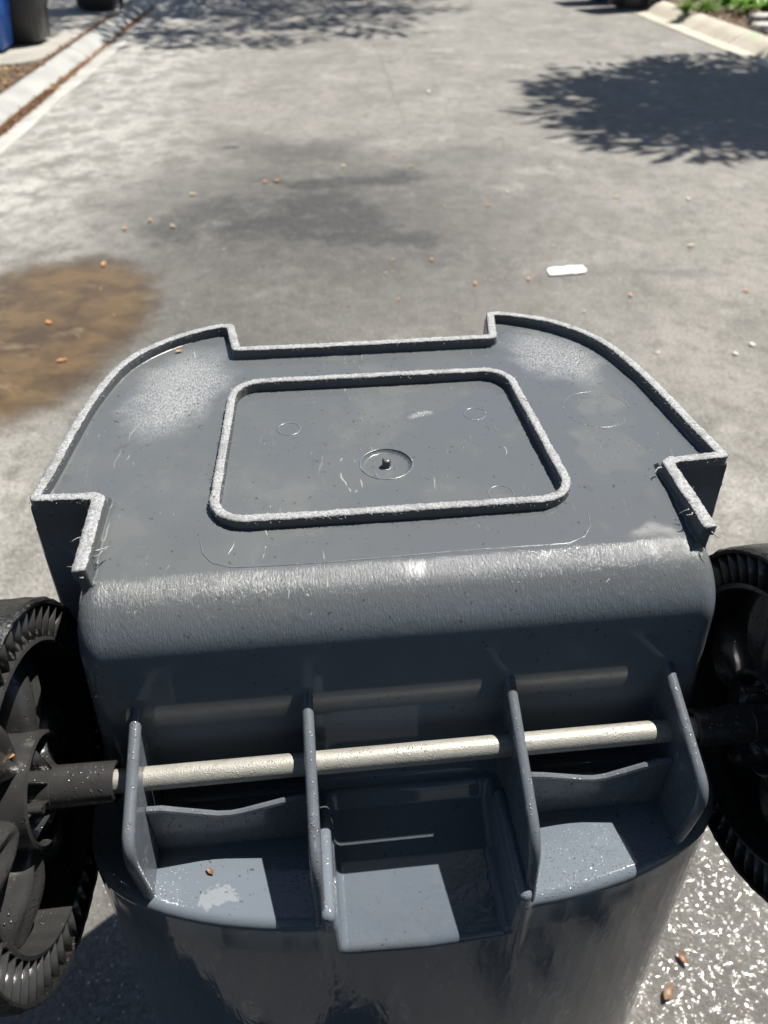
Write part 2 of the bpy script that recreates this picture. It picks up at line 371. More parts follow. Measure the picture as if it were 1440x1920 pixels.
def mat_puddle():
    t = NT('muddy_water'); c = t.coord()
    w = t.warp(c, 3.2, 0.22, 4)
    a = t.noise(t.mapping(w, (0.9, 1.2, 1)), 2.6, 6, 0.7)
    base = t.mix(t.ramp(a, 0.36, 0.62), (0.060, 0.037, 0.014), (0.125, 0.080, 0.031))
    yl = t.ramp(t.noise(t.mapping(w, (0.8, 2.2, 1), (1.3, 0.4, 0)), 3.6, 5, 0.7), 0.55, 0.70)
    base = t.mix(t.math("MULTIPLY", yl, 0.75), base, (0.200, 0.145, 0.078))
    nb = t.bump(t.noise(c, 60, 4, 0.7), 0.5, 0.004)
    nd = t.bsdf(base, t.ramp(a, 0.35, 0.65, 0.08, 0.24), nb, spec=0.7)
    tr = t.n('BsdfTransparent')
    at = t.n('Attribute', attribute_name='edge')
    e = t.math('ADD', at.outputs['Fac'], t.math('MULTIPLY', t.math('SUBTRACT', t.noise(w, 7, 6, 0.75), 0.5), 0.9))
    mx = t.n('MixShader'); t.set(mx, 0, t.ramp(e, 0.06, 0.95, 0.0, 0.9))
    t.t.links.new(tr.outputs[0], mx.inputs[1]); t.t.links.new(nd.outputs[0], mx.inputs[2])
    return t.finish(mx)
M['puddle'] = mat_puddle()
M['frayed'] = mat_simple('frayed_plastic', (0.14, 0.145, 0.15), (0.30, 0.305, 0.31), 0.5, 300, 0.0004)

# ------------------------------------------------------------------ object helpers
def link(name, mesh, mat=None, parent=None, smooth=True):
    o = bpy.data.objects.new(name, mesh); COL.objects.link(o)
    if mat is not None and not mesh.materials: mesh.materials.append(mat)
    if smooth: mesh.polygons.foreach_set('use_smooth', [True] * len(mesh.polygons))
    if parent is not None: o.parent = parent
    return o
def mesh_from(name, verts, faces):
    m = bpy.data.meshes.new(name); m.from_pydata([tuple(v) for v in verts], [], faces); m.update(); return m
def tag(o, label=None, cat=None, group=None, kind=None):
    if label: o['label'] = label
    if cat: o['category'] = cat
    if group: o['group'] = group
    if kind: o['kind'] = kind
    return o
def empty(name, loc=(0, 0, 0), rz=0.0):
    o = bpy.data.objects.new(name, None); COL.objects.link(o); o.location = loc; o.rotation_euler = (0, 0, rz)
    o.empty_display_size = 0.1
    return o
class MB:
    def __init__(self): self.v = []; self.f = []
    def add(self, vs, fs):
        k = len(self.v); self.v += [tuple(p) for p in vs]; self.f += [tuple(i + k for i in f) for f in fs]
    def box(self, x0, x1, y0, y1, z0, z1):
        self.add([(x0, y0, z0), (x1, y0, z0), (x1, y1, z0), (x0, y1, z0), (x0, y0, z1), (x1, y0, z1), (x1, y1, z1), (x0, y1, z1)],
                 [(3, 2, 1, 0), (4, 5, 6, 7), (0, 1, 5, 4), (1, 2, 6, 5), (2, 3, 7, 6), (3, 0, 4, 7)])
    def tube(self, pts, r, seg=10, caps=True, rfun=None):
        pts = [Vector(p) for p in pts]; n = len(pts); rings = []
        prev = None
        for i, p in enumerate(pts):
            tdir = (pts[min(i + 1, n - 1)] - pts[max(i - 1, 0)]).normalized()
            if prev is None:
                ref = Vector((0, 0, 1)) if abs(tdir.z) < 0.9 else Vector((1, 0, 0))
                a = tdir.cross(ref).normalized()
            else:
                a = (prev - tdir * prev.dot(tdir)).normalized()
            prev = a; b = tdir.cross(a)
            rr = r if not hasattr(r, '__len__') else r[i]
            rings.append([p + (a * math.cos(2 * PI * k / seg) + b * math.sin(2 * PI * k / seg)) * rr for k in range(seg)])
        vs = [q for ring in rings for q in ring]; fs = []
        for i in range(n - 1):
            for k in range(seg):
                fs.append((i * seg + k, i * seg + (k + 1) % seg, (i + 1) * seg + (k + 1) % seg, (i + 1) * seg + k))
        if caps:
            fs.append(tuple(range(seg - 1, -1, -1))); fs.append(tuple((n - 1) * seg + k for k in range(seg)))
        self.add(vs, fs)
    def lathe_x(self, prof, seg=64, a0=0.0, a1=2 * PI):
        """closed profile [(x, r)] turned round the x axis"""
        n = len(prof); full = abs(a1 - a0 - 2 * PI) < 1e-6
        m = seg if full else seg + 1
        vs = []
        for k in range(m):
            a = a0 + (a1 - a0) * k / seg; c, s = math.cos(a), math.sin(a)
            vs += [(x, r * c, r * s) for x, r in prof]
        fs = []
        for k in range(seg):
            k2 = (k + 1) % m
            for i in range(n):
                j = (i + 1) % n
                fs.append((k * n + i, k * n + j, k2 * n + j, k2 * n + i))
        self.add(vs, fs)
    def mesh(self, name, fix=True):
        m = mesh_from(name, self.v, self.f)
        if fix:
            bm = bmesh.new(); bm.from_mesh(m); bmesh.ops.recalc_face_normals(bm, faces=bm.faces); bm.to_mesh(m); bm.free()
        return m
    def build(self, name, mat, parent=None, smooth=True):
        return link(name, self.mesh(name), mat, parent, smooth)
def auto_smooth(o, deg=35):
    me = o.data
    bm = bmesh.new(); bm.from_mesh(me)
    lim = math.radians(deg)
    for e in bm.edges:
        if len(e.link_faces) == 2 and e.calc_face_angle(0) > lim: e.smooth = False
    bm.to_mesh(me); bm.free()
    return o
def bevel_mesh(me, w, seg=2, ang=30):
    bm = bmesh.new(); bm.from_mesh(me)
    ed = [e for e in bm.edges if len(e.link_faces) == 2 and e.calc_face_angle(0) > math.radians(ang)]
    bmesh.ops.bevel(bm, geom=ed, offset=w, segments=seg, affect='EDGES', profile=0.5, clamp_overlap=True)
    bm.to_mesh(me); bm.free(); return me

# ================================================================== SETTING
def sheet(name, pts, mat, z=None):
    vs = [p if z is None else (p[0], p[1], z) for p in pts]
    o = link(name, mesh_from(name, vs, [tuple(range(len(vs)))]), mat, None, False); tag(o, kind='structure'); return o
sheet('ground', [(-600, -600, -0.12), (600, -600, -0.12), (600, 900, -0.12), (-600, 900, -0.12)], M['grassground'])
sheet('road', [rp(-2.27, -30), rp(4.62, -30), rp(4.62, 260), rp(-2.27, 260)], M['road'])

def strip(name, prof, a0, a1, mat, step=1.2, jit=0.004):
    """profile [(lat, z)] swept along the road"""
    n = int((a1 - a0) / step); vs = []; fs = []; k = len(prof)
    for i in range(n + 1):
        al = a0 + (a1 - a0) * i / n
        for j, (la, z) in enumerate(prof):
            vs.append(rp(la + (noise.noise((al * 0.7, j * 3.1, 0)) * jit * 4 if 0 < j < k - 1 else 0), al, z + noise.noise((al * 0.5, j * 1.7, 5)) * jit))
    for i in range(n):
        for j in range(k - 1):
            fs.append((i * k + j, i * k + j + 1, (i + 1) * k + j + 1, (i + 1) * k + j))
    m = mesh_from(name, vs, fs)
    bm = bmesh.new(); bm.from_mesh(m); bmesh.ops.recalc_face_normals(bm, faces=bm.faces)
    if sum(f.normal.z for f in bm.faces) < 0: bmesh.ops.reverse_faces(bm, faces=bm.faces)
    bm.to_mesh(m); bm.free()
    return tag(link(name, m, mat, None, True), kind='structure')
# left: gutter pan with a thin joint against the asphalt, then a rolled kerb in cast lengths
strip('gutter', [(-2.285, -0.05), (-2.285, 0.001), (-2.30, 0.004), (-2.40, -0.008), (-2.50, -0.022)], -12, 80, M['gutter'], 0.6)
for i in range(12):
    a0 = -2.2 + i * 3.05
    strip('kerb' if i == 0 else 'kerb', [(-2.503, -0.024), (-2.512, -0.016), (-2.56, 0.018), (-2.61, 0.046), (-2.66, 0.066), (-2.72, 0.082), (-2.735, 0.080), (-2.738, -0.05)],
          a0, a0 + 3.035, M['kerb'], 0.5, 0.003)
# right: beige rolled gutter and kerb
strip('gutter', [(4.635, -0.05), (4.635, 0.002), (4.66, 0.004), (4.78, -0.012), (4.90, -0.010)], -12, 80, M['kerb_r'], 0.6)
for i in range(8):
    a0 = 1.2 + i * 3.05
    strip('kerb', [(4.903, -0.012), (4.93, 0.0), (5.00, 0.05), (5.07, 0.085), (5.14, 0.10), (5.22, 0.104), (5.235, 0.098), (5.238, -0.05)],
          a0, a0 + 3.035, M['kerb_r'], 0.5, 0.004)
# left slab where the bins stand, mulch bed in front of it, dry verge beyond
def prism(name, outline, z0, z1, mat, bev=0.012):
    n = len(outline)
    vs = [(p.x, p.y, z0) for p in outline] + [(p.x, p.y, z1) for p in outline]
    fs = [tuple(range(n - 1, -1, -1)), tuple(range(n, 2 * n))] + [(i, (i + 1) % n, n + (i + 1) % n, n + i) for i in range(n)]
    me = mesh_from(name, vs, fs)
    bm = bmesh.new(); bm.from_mesh(me); bmesh.ops.recalc_face_normals(bm, faces=bm.faces); bm.to_mesh(me); bm.free()
    bevel_mesh(me, bev, 2)
    o = link(name, me, mat, None, False); return o
slab_pts = [rp(-2.765, 9.55)] + [rp(-2.765 - 0.42 * (1 - math.cos(t)), 9.55 - 0.62 * math.sin(t)) for t in (0.35, 0.7, 1.05, 1.35, 1.57)] + \
           [rp(-3.6, 8.86), rp(-7.5, 8.80), rp(-7.5, 12.28), rp(-2.765, 12.28)]
tag(prism('driveway', slab_pts, -0.1, 0.098, M['slab']), kind='structure')
tag(prism('driveway', [rp(-2.765, 12.30), rp(-2.765, 15.9), rp(-7.5, 15.9), rp(-7.5, 12.30)], -0.1, 0.096, M['slab']), kind='structure')
sheet('garden_bed', [rp(-2.74, 2.0, 0.07), rp(-2.74, 16.5, 0.07), rp(-9, 16.5, 0.07), rp(-9, 2.0, 0.07)], M['soil'])
sheet('verge', [rp(-9, -30, 0.06), rp(-2.75, -30, 0.06), rp(-2.75, 1.99, 0.06), rp(-9, 1.99, 0.06)], M['grassground'])
sheet('garden_bed', [rp(5.24, -5, 0.07), rp(12, -5, 0.07), rp(12, 30, 0.07), rp(5.24, 30, 0.07)], M['soil'])

# ================================================================== THE OVERTURNED BIN
YAW = math.radians(6)
BIN = empty('overturned_wheelie_bin', (-0.0015, 0.627, 0), YAW)
tag(BIN, 'wet dark grey wheelie bin standing upside down with its worn base and axle upwards', 'wheelie bin')

ZR, ZF = 1.090, 1.0790
HALF = [(0.145, 0.184), (0.153, 0.245), (0.180, 0.242), (0.231, 0.214), (0.272, 0.165), (0.293, 0.095), (0.302, 0.030), (0.308, -0.030), (0.314, -0.081)]
def catmull(P, per=6):
    out = []
    for i in range(len(P) - 1):
        p0 = P[max(i - 1, 0)]; p1 = P[i]; p2 = P[i + 1]; p3 = P[min(i + 2, len(P) - 1)]
        for k in range(per):
            t = k / per
            out.append(tuple(0.5 * ((2 * p1[j]) + (-p0[j] + p2[j]) * t + (2 * p0[j] - 5 * p1[j] + 4 * p2[j] - p3[j]) * t * t + (-p0[j] + 3 * p1[j] - 3 * p2[j] + p3[j]) * t ** 3) for j in range(2)))
    out.append(P[-1]); return out
ARC = catmull(HALF[1:], 4)                       # from the far corner round to the notch
RIGHT = [HALF[0]] + ARC
FRONT = RIGHT + [(-x, y) for x, y in reversed(RIGHT)]
LOWH = [(0.0, -0.356), (0.085, -0.353), (0.135, -0.348), (0.184, -0.338), (0.227, -0.323), (0.259, -0.303), (0.280, -0.275), (0.288, -0.240),
        (0.290, -0.200), (0.290, -0.130), (0.293, -0.098), (0.312, -0.076)]
LOW_R = catmull(LOWH, 3) + [p for p in reversed(ARC[1:-2])] + [(0.0, 0.249)]
LOWER = LOW_R + [(-x, y) for x, y in reversed(LOW_R[1:-1])]

def poly_sdf(P, x, y):
    P = np.asarray(P, dtype=np.float64); n = len(P)
    d = np.full(np.broadcast(x, y).shape, 1e9); s = np.ones(np.broadcast(x, y).shape)
    for i in range(n):
        ax, ay = P[i]; bx, by = P[i - 1]
        ex, ey = bx - ax, by - ay; wx, wy = x - ax, y - ay
        q = np.clip((wx * ex + wy * ey) / (ex * ex + ey * ey + 1e-15), 0, 1)
        dx, dy = wx - ex * q, wy - ey * q
        d = np.minimum(d, dx * dx + dy * dy)
        c1 = y >= ay; c2 = y < by; c3 = ex * wy > ey * wx
        flip = (c1 & c2 & c3) | (~c1 & ~c2 & ~c3)
        s = np.where(flip, -s, s)
    return s * np.sqrt(d)
def rmax(a, b, r):
    return np.minimum(np.maximum(a, b), -r) + np.sqrt(np.maximum(a + r, 0) ** 2 + np.maximum(b + r, 0) ** 2)
def rmin(a, b, r):
    return -rmax(-a, -b, r)
def rmax3(a, b, c, r):
    return np.minimum(np.maximum(np.maximum(a, b), c), -r) + np.sqrt(np.maximum(a + r, 0) ** 2 + np.maximum(b + r, 0) ** 2 + np.maximum(c + r, 0) ** 2)
def rrect(u, v, cx, cy, hx, hy, r):
    qx = np.abs(u - cx) - hx + r; qy = np.abs(v - cy) - hy + r
    return np.minimum(np.maximum(qx, qy), 0) + np.sqrt(np.maximum(qx, 0) ** 2 + np.maximum(qy, 0) ** 2) - r

def body_sdf(u, v, z):
    au = np.abs(u)
    dF = poly_sdf(FRONT, u, v)                       # skirt outline, v > notch line
    dL = poly_sdf(LOWER, u, v)
    # floor of the base: slightly dished towards the middle
    dish = 0.003 * np.exp(-((u / 0.16) ** 2 + ((v + 0.01) / 0.13) ** 2))
    ring_in = rrect(u, v, 0, -0.003, 0.152, 0.115, 0.03)
    floor = ZF - dish - 0.0025 * np.clip(0.5 - ring_in / 0.006, 0, 1)
    sl = np.clip((-0.105 - v) / 0.075, 0, 1); floor = floor - 0.007 * sl * sl * (3 - 2 * sl)
    bz = np.sqrt(u ** 2 + (v + 0.036) ** 2)
    floor = floor - 0.0030 * np.clip((0.0245 - bz) / 0.003, 0, 1)
    # front (skirt) body with the recessed base inside it
    front = rmax(dF - 0.035 * (1.09 - z), z - 1.0835, 0.003)
    recess = np.maximum(dF + 0.0095, floor - z)
    recess = rmax(dF + 0.0085, floor - z, 0.003)
    # wheel bay block: rolls over towards the rear
    a = -v - 0.2135 - (1.072 - z) * 0.06
    c = au - 0.2605 - (1.072 - z) * 0.05
    bay = rmax(rmax(a, z - floor, 0.052), c, 0.020)
    bay = np.maximum(bay, v - 0.12)
    # wings: low walls left and right of the base behind the notch
    wing = np.maximum(np.maximum(np.abs(au - 0.2525) - 0.0052, np.abs(v + 0.126) - 0.046), np.maximum(z - 1.083, 1.0 - z))
    body = np.minimum(front, bay)
    # open the recess through the back of the front piece, between the wings
    body = np.maximum(body, -recess)
    back_open = np.maximum(np.maximum(au - 0.2470, floor - z), np.maximum(-0.13 - v, v + 0.05))
    body = np.maximum(body, -back_open)
    body = np.minimum(body, wing)
    # lower body with the shelf and its rounded lip
    low = rmax(dL - 0.045 * (0.85 - z), z - 0.850, 0.008)
    body = rmin(body, low, 0.007)
    # strips either side of the pocket
    lip = rmax(rmax(np.abs(au - 0.0795) - 0.0068, z - 0.867, 0.006), np.abs(v + 0.306) - 0.050, 0.006)
    body = rmin(body, lip, 0.004)
    # pocket in the middle
    hf = np.maximum(0.838 + (v + 0.24) * 0.55, 0.8133 + (v + 0.285) * 0.15)
    hf = hf + np.maximum(v + 0.246, 0) * 1.3
    pocket = rmax(au - 0.0715 - np.maximum(z - 0.80, 0) * 0.02, (hf - z) * 0.93, 0.006)
    pocket = rmax(pocket, v + 0.2245, 0.01)
    body = rmax(body, -pocket, 0.005)
    # nub on the centre boss
    nub = rmax(bz - 0.0042, z - (ZF + 0.0005), 0.001)
    body = np.minimum(body, nub)
    return body

def surface_nets(f, lo, hi, h):
    ns = [int(round((b - a) / h)) + 1 for a, b in zip(lo, hi)]
    ax = [lo[i] + h * np.arange(ns[i]) for i in range(3)]
    G = np.empty(ns, dtype=np.float32)
    cs = 24
    for i in range(0, ns[0], cs):
        G[i:i + cs] = f(ax[0][i:i + cs][:, None, None], ax[1][None, :, None], ax[2][None, None, :])
    ins = G < 0
    cnt = np.zeros([n - 1 for n in ns], dtype=np.int8)
    for dx in (0, 1):
        for dy in (0, 1):
            for dz in (0, 1):
                cnt += ins[dx:ns[0] - 1 + dx, dy:ns[1] - 1 + dy, dz:ns[2] - 1 + dz]
    act = (cnt > 0) & (cnt < 8)
    I = np.argwhere(act)
    idx = np.full(act.shape, -1, dtype=np.int64); idx[act] = np.arange(len(I))
    acc = np.zeros((len(I), 3)); num = np.zeros(len(I))
    C = [(x, y, z) for x in (0, 1) for y in (0, 1) for z in (0, 1)]
    for a in C:
        for d in range(3):
            if a[d] == 1: continue
            b = list(a); b[d] = 1
            ga = G[I[:, 0] + a[0], I[:, 1] + a[1], I[:, 2] + a[2]].astype(np.float64)
            gb = G[I[:, 0] + b[0], I[:, 1] + b[1], I[:, 2] + b[2]].astype(np.float64)
            m = (ga < 0) != (gb < 0)
            t = np.where(m, ga / np.where(m, ga - gb, 1), 0)
            p = np.array(a, float)[None, :] + np.zeros((len(I), 3)); p[:, d] += t
            acc[m] += p[m]; num[m] += 1
    V = (I + acc / num[:, None]) * h + np.array(lo)[None, :]
    quads = []
    for d in range(3):
        e1, e2 = [(1, 2), (2, 0), (0, 1)][d]
        sl0 = [slice(None)] * 3; sl1 = [slice(None)] * 3
        sl0[d] = slice(0, ns[d] - 1); sl1[d] = slice(1, ns[d])
        A = ins[tuple(sl0)]; B = ins[tuple(sl1)]
        E = np.argwhere(A != B)
        ok = (E[:, e1] > 0) & (E[:, e2] > 0) & (E[:, e1] < ns[e1] - 1) & (E[:, e2] < ns[e2] - 1)
        E = E[ok]
        def cell(o1, o2):
            q = E.copy(); q[:, e1] += o1; q[:, e2] += o2
            return idx[q[:, 0], q[:, 1], q[:, 2]]
        q = np.stack([cell(-1, -1), cell(0, -1), cell(0, 0), cell(-1, 0)], 1)
        inA = A[E[:, 0], E[:, 1], E[:, 2]]
        q[~inA] = q[~inA][:, ::-1]
        quads.append(q)
    return V, np.concatenate(quads)
def sdf_grad(f, V, e=4e-4):
    g = np.empty_like(V)
    for d in range(3):
        o = np.zeros(3); o[d] = e
        p = V + o; m = V - o
        g[:, d] = (f(p[:, 0], p[:, 1], p[:, 2]) - f(m[:, 0], m[:, 1], m[:, 2])) / (2 * e)
    return g
def sdf_mesh(name, f, lo, hi, h, steps=2):
    V, Q = surface_nets(f, lo, hi, h)
    for _ in range(steps):
        g = sdf_grad(f, V); val = f(V[:, 0], V[:, 1], V[:, 2])
        g2 = np.maximum((g ** 2).sum(1), 0.2)
        s = g * (val / g2)[:, None]
        L = np.linalg.norm(s, axis=1); lim = 0.5 * h
        s *= np.minimum(1, lim / np.maximum(L, 1e-9))[:, None]
        V = V - s
    nrm = sdf_grad(f, V, 8e-4); nrm /= np.maximum(np.linalg.norm(nrm, axis=1), 1e-9)[:, None]
    me = bpy.data.meshes.new(name)
    me.vertices.add(len(V)); me.vertices.foreach_set('co', V.astype(np.float32).ravel())
    me.loops.add(len(Q) * 4); me.loops.foreach_set('vertex_index', Q.astype(np.int32).ravel())
    me.polygons.add(len(Q)); me.polygons.foreach_set('loop_start', np.arange(0, len(Q) * 4, 4, dtype=np.int32))
    me.update(calc_edges=True)
    me.polygons.foreach_set('use_smooth', np.ones(len(Q), dtype=bool))
    me.normals_split_custom_set_from_vertices(nrm.tolist())
    return me
ZSPLIT = 0.52
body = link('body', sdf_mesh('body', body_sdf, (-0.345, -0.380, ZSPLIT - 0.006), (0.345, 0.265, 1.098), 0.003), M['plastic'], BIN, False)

# the rest of the side wall down to the rim that stands on the road
def wall_loft():
    nA = 260; zs = [ZSPLIT + 0.004, ZSPLIT - 0.004] + list(np.linspace(ZSPLIT - 0.02, 0.07, 24)) + [0.066, 0.062, 0.035, 0.008, 0.002]
    ang = np.linspace(0, 2 * PI, nA, endpoint=False)
    vs = []; fs = []
    for i, z in enumerate(zs):
        lo_ = np.full(nA, 0.02); hi_ = np.full(nA, 0.6)
        grow = 0.045 * (0.85 - z)
        if z < 0.0665: grow += 0.018
        if i == 0: grow -= 0.0002
        for _ in range(26):
            mid = (lo_ + hi_) / 2
            dd = poly_sdf(LOWER, mid * np.cos(ang), mid * np.sin(ang) - 0.05) - grow
            lo_ = np.where(dd < 0, mid, lo_); hi_ = np.where(dd < 0, hi_, mid)
        r = (lo_ + hi_) / 2
        vs += [(r[k] * math.cos(ang[k]), r[k] * math.sin(ang[k]) - 0.05, z) for k in range(nA)]
    for i in range(len(zs) - 1):
        for k in range(nA):
            fs.append(((i + 1) * nA + k, (i + 1) * nA + (k + 1) % nA, i * nA + (k + 1) % nA, i * nA + k))
    return mesh_from('side_wall', vs, fs)
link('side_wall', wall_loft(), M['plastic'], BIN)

# rough worn edges: swept, jittered bands
def resample(P, step, closed=False):
    P = [Vector((p[0], p[1], 0)) for p in P]
    if closed: P = P + [P[0]]
    out = [P[0].copy()]; carry = 0.0
    for i in range(len(P) - 1):
        d = P[i + 1] - P[i]; L = d.length; s = step - carry
        while s <= L:
            out.append(P[i] + d * (s / L)); s += step
        carry = L - (s - step)
    if not closed and (out[-1] - P[-1]).length > step * 0.4: out.append(P[-1])
    return out
def worn_band(name, path, width, z0, z1, closed=False, step=0.0018, rough=0.00075, wfun=None, zfun=None):
    P = resample(path, step, closed); n = len(P)
    # soften the direction over a few samples so that the corners mitre
    prof = [(-0.5, 0.0), (-0.52, 0.45), (-0.52, 0.90), (-0.49, 0.985), (-0.16, 1.0), (0.16, 1.0), (0.49, 0.985), (0.52, 0.90), (0.52, 0.45), (0.5, 0.0)]
    m = len(prof); vs = []; fs = []; topv = []
    for i, p in enumerate(P):
        if closed: t = (P[(i + 2) % n] - P[(i - 2) % n]).normalized()
        else: t = (P[min(i + 2, n - 1)] - P[max(i - 2, 0)]).normalized()
        s = Vector((t.y, -t.x, 0))
        w = width * (wfun(i / n) if wfun else 1.0)
        zt = z1 + (zfun(p) if zfun else 0.0)
        for a, b in prof:
            q = p + s * (a * w); q.z = z0 + (zt - z0) * b
            k = q * 330
            amp = rough * (0.10 + 0.90 * b ** 3); topv.append(1.0 if b > 0.95 else (0.45 if b > 0.7 else 0.0))
            jit = Vector((noise.noise(k), noise.noise(k + Vector((31, 7, 3))), noise.noise(k + Vector((5, 77, 13))) * 0.8))
            jit += Vector((random.uniform(-1, 1), random.uniform(-1, 1), random.uniform(-1, 1))) * 0.28
            lf = noise.noise(q * 45) * 0.8
            vs.append(q + jit * amp + s * (lf * amp * (1 if a > 0 else -1)) + Vector((0, 0, noise.noise(q * 28 + Vector((9, 9, 9))) * amp * 0.9 * b)))
    for i in range(n if closed else n - 1):
        j = (i + 1) % n
        for k in range(m - 1):
            fs.append((i * m + k, i * m + k + 1, j * m + k + 1, j * m + k))
    if not closed:
        fs.append(tuple(range(m))); fs.append(tuple((n - 1) * m + k for k in range(m - 1, -1, -1)))
    me = mesh_from(name, vs, fs)
    bm = bmesh.new(); bm.from_mesh(me); bmesh.ops.recalc_face_normals(bm, faces=bm.faces); bm.to_mesh(me); bm.free()
    at = me.attributes.new('top', 'FLOAT', 'POINT'); at.data.foreach_set('value', topv)
    return me, P
ins = 0.0052
def inset(pt, cx=0.0, cy=0.02, d=ins):
    v = Vector((pt[0] - cx, pt[1] - cy)); L = v.length
    return (pt[0] - v.x / L * d, pt[1] - v.y / L * d)
rim_r = [(0.142, 0.1795), (0.148, 0.1805), (0.1575, 0.2395)] + [inset(p) for p in ARC[3:-1]] + [(0.3085, -0.0765), (0.2590, -0.0790), (0.2535, -0.0830), (0.2530, -0.1735)]
rim_path = [(-x, y) for x, y in reversed(rim_r)] + rim_r
rim_me, rimP = worn_band('skirt_edge', rim_path, 0.0088, 1.080, ZR + 0.0003, wfun=lambda f: 1.22 if (f < 0.07 or f > 0.93) else 1.0)
link('skirt_edge', rim_me, M['worn'], BIN)
def rr_path(cx, cy, hx, hy, r, per=8, taper=0.0):
    out = []
    for sx, sy, a0 in ((1, -1, -PI / 2), (1, 1, 0), (-1, 1, PI / 2), (-1, -1, PI)):
        for k in range(per + 1):
            a = a0 + PI / 2 * k / per
            x = cx + sx * (hx - r) + r * math.cos(a); y = cy + sy * (hy - r) + r * math.sin(a)
            out.append((x * (1 + taper * (cy - y) / hy), y))
    return out
ring_path = rr_path(0.0, -0.004, 0.1520, 0.1150, 0.030, taper=0.030)
ring_me, ringP = worn_band('base_ridge', ring_path, 0.0080, 1.066, 1.0868, closed=True, zfun=None)
link('base_ridge', ring_me, M['worn'], BIN)

# frayed plastic whiskers along the worn edges
def whiskers(name, P, zt, half, n, parent):
    mb = MB()
    for _ in range(n):
        i = random.randrange(2, len(P) - 3); p = P[i]; t = (P[i + 1] - P[i - 1]).normalized(); s = Vector((t.y, -t.x, 0))
        sd = random.choice((-1, 1)); q = p + s * (sd * half * random.uniform(0.75, 1.05)); q.z = zt - random.uniform(0.0, 0.004)
        L = random.uniform(0.0010, 0.0030) * (2.0 if random.random() < 0.06 else 1)
        d = (s * sd * random.uniform(0.2, 1) + t * random.uniform(-0.8, 0.8) + Vector((0, 0, random.uniform(-0.3, 0.8)))).normalized()
        d2 = (d + Vector((random.uniform(-1, 1), random.uniform(-1, 1), random.uniform(-1, 1))) * 0.6).normalized()
        mb.tube([q, q + d * L * 0.5, q + d * L * 0.5 + d2 * L * 0.5], [0.00035, 0.0003, 0.00012], 3, False)
    o = link(name, mesh_from(name, mb.v, mb.f), M['frayed'], parent); o['kind'] = 'stuff'; return o
whiskers('edge_fray', rimP, ZR, 0.0048, 900, BIN)
whiskers('ridge_fray', ringP, 1.0866, 0.0043, 500, BIN)
def shred_at(u, v, z, du, dv, n, L, r):
    p = Vector((u, v, z)); d = Vector((du, dv, 0.1)).normalized(); pts = [p.copy()]
    for k in range(n):
        d = (d + Vector((random.uniform(-1, 1), random.uniform(-1, 1), random.uniform(-0.9, 0.7))) * 0.55).normalized(); p = p + d * (0.6 * L / n); pts.append(p.copy())
    mb = MB(); mb.tube(pts, [r * (1 - 0.6 * k / n) for k in range(n + 1)], 5); return mb.build('plastic_shred', M['frayed'], BIN)
for q in ((-0.246, -0.150, 1.088, 1, 0.1, 5, 0.022, 0.0009), (-0.246, -0.155, 1.087, 1, 0.3, 6, 0.026, 0.0005), (-0.257, -0.132, 1.088, -1, 0.0, 5, 0.020, 0.0007), (-0.256, -0.128, 1.088, -1, 0.5, 5, 0.014, 0.0005),
          (0.246, -0.087, 1.087, -1, -0.2, 6, 0.018, 0.0010), (0.2565, -0.158, 1.088, 1, -0.5, 5, 0.013, 0.0005), (0.246, -0.148, 1.088, -1, -0.4, 6, 0.016, 0.0006), (0.247, -0.153, 1.088, -1, -0.9, 5, 0.013, 0.0008),
          (0.254, -0.176, 1.086, 0.3, -1, 5, 0.015, 0.0007), (-0.250, -0.176, 1.085, -0.2, -1, 4, 0.010, 0.0007), (0.190, 0.229, 1.089, -0.3, -1, 4, 0.008, 0.0005), (-0.262, 0.06, 1.087, 1, 0.1, 5, 0.012, 0.0006)):
    shred_at(*q)

# moulding marks: small rings, a fine moulded line, circle of the date stamp
def floor_zs(P):
    P = np.array(P, float); lo_ = np.full(len(P), 1.04); hi_ = np.full(len(P), 1.10)
    for _ in range(22):
        m = (lo_ + hi_) / 2; ins_ = body_sdf(P[:, 0], P[:, 1], m) < 0
        lo_ = np.where(ins_, m, lo_); hi_ = np.where(ins_, hi_, m)
    return lo_
def floor_z(u, v): return float(floor_zs([(u, v)])[0])
def mark(name, pts, r):
    mb = MB(); zs = floor_zs(pts); mb.tube([(p[0], p[1], z - r * 0.45) for p, z in zip(pts, zs)], r, 8, True); return mb.build(name, M['rib'], BIN)
for cx, cy, rr, th in ((-0.091, 0.032, 0.0112, 0.0011), (0.100, 0.040, 0.0112, 0.0009), (0.097, -0.094, 0.0112, 0.0009), (0.0, -0.036, 0.0250, 0.0012)):
    mark('moulded_ring', [(cx + rr * math.cos(a), cy + rr * math.sin(a)) for a in np.linspace(0, 2 * PI, 33)], th)
mark('moulded_ring', [(0.225 + 0.034 * math.cos(a), 0.030 + 0.034 * math.sin(a)) for a in np.linspace(0, 2 * PI, 49)], 0.0006)
ln = [(-0.166, -0.132), (-0.163, -0.146), (-0.155, -0.157), (-0.140, -0.163)] + [(-0.14 + 0.28 * k / 16, -0.1635 - 0.001 * math.sin(k * 0.4)) for k in range(1, 16)] + [(0.140, -0.163), (0.155, -0.157), (0.163, -0.146), (0.166, -0.128)]
mark('moulded_line', ln, 0.0009)

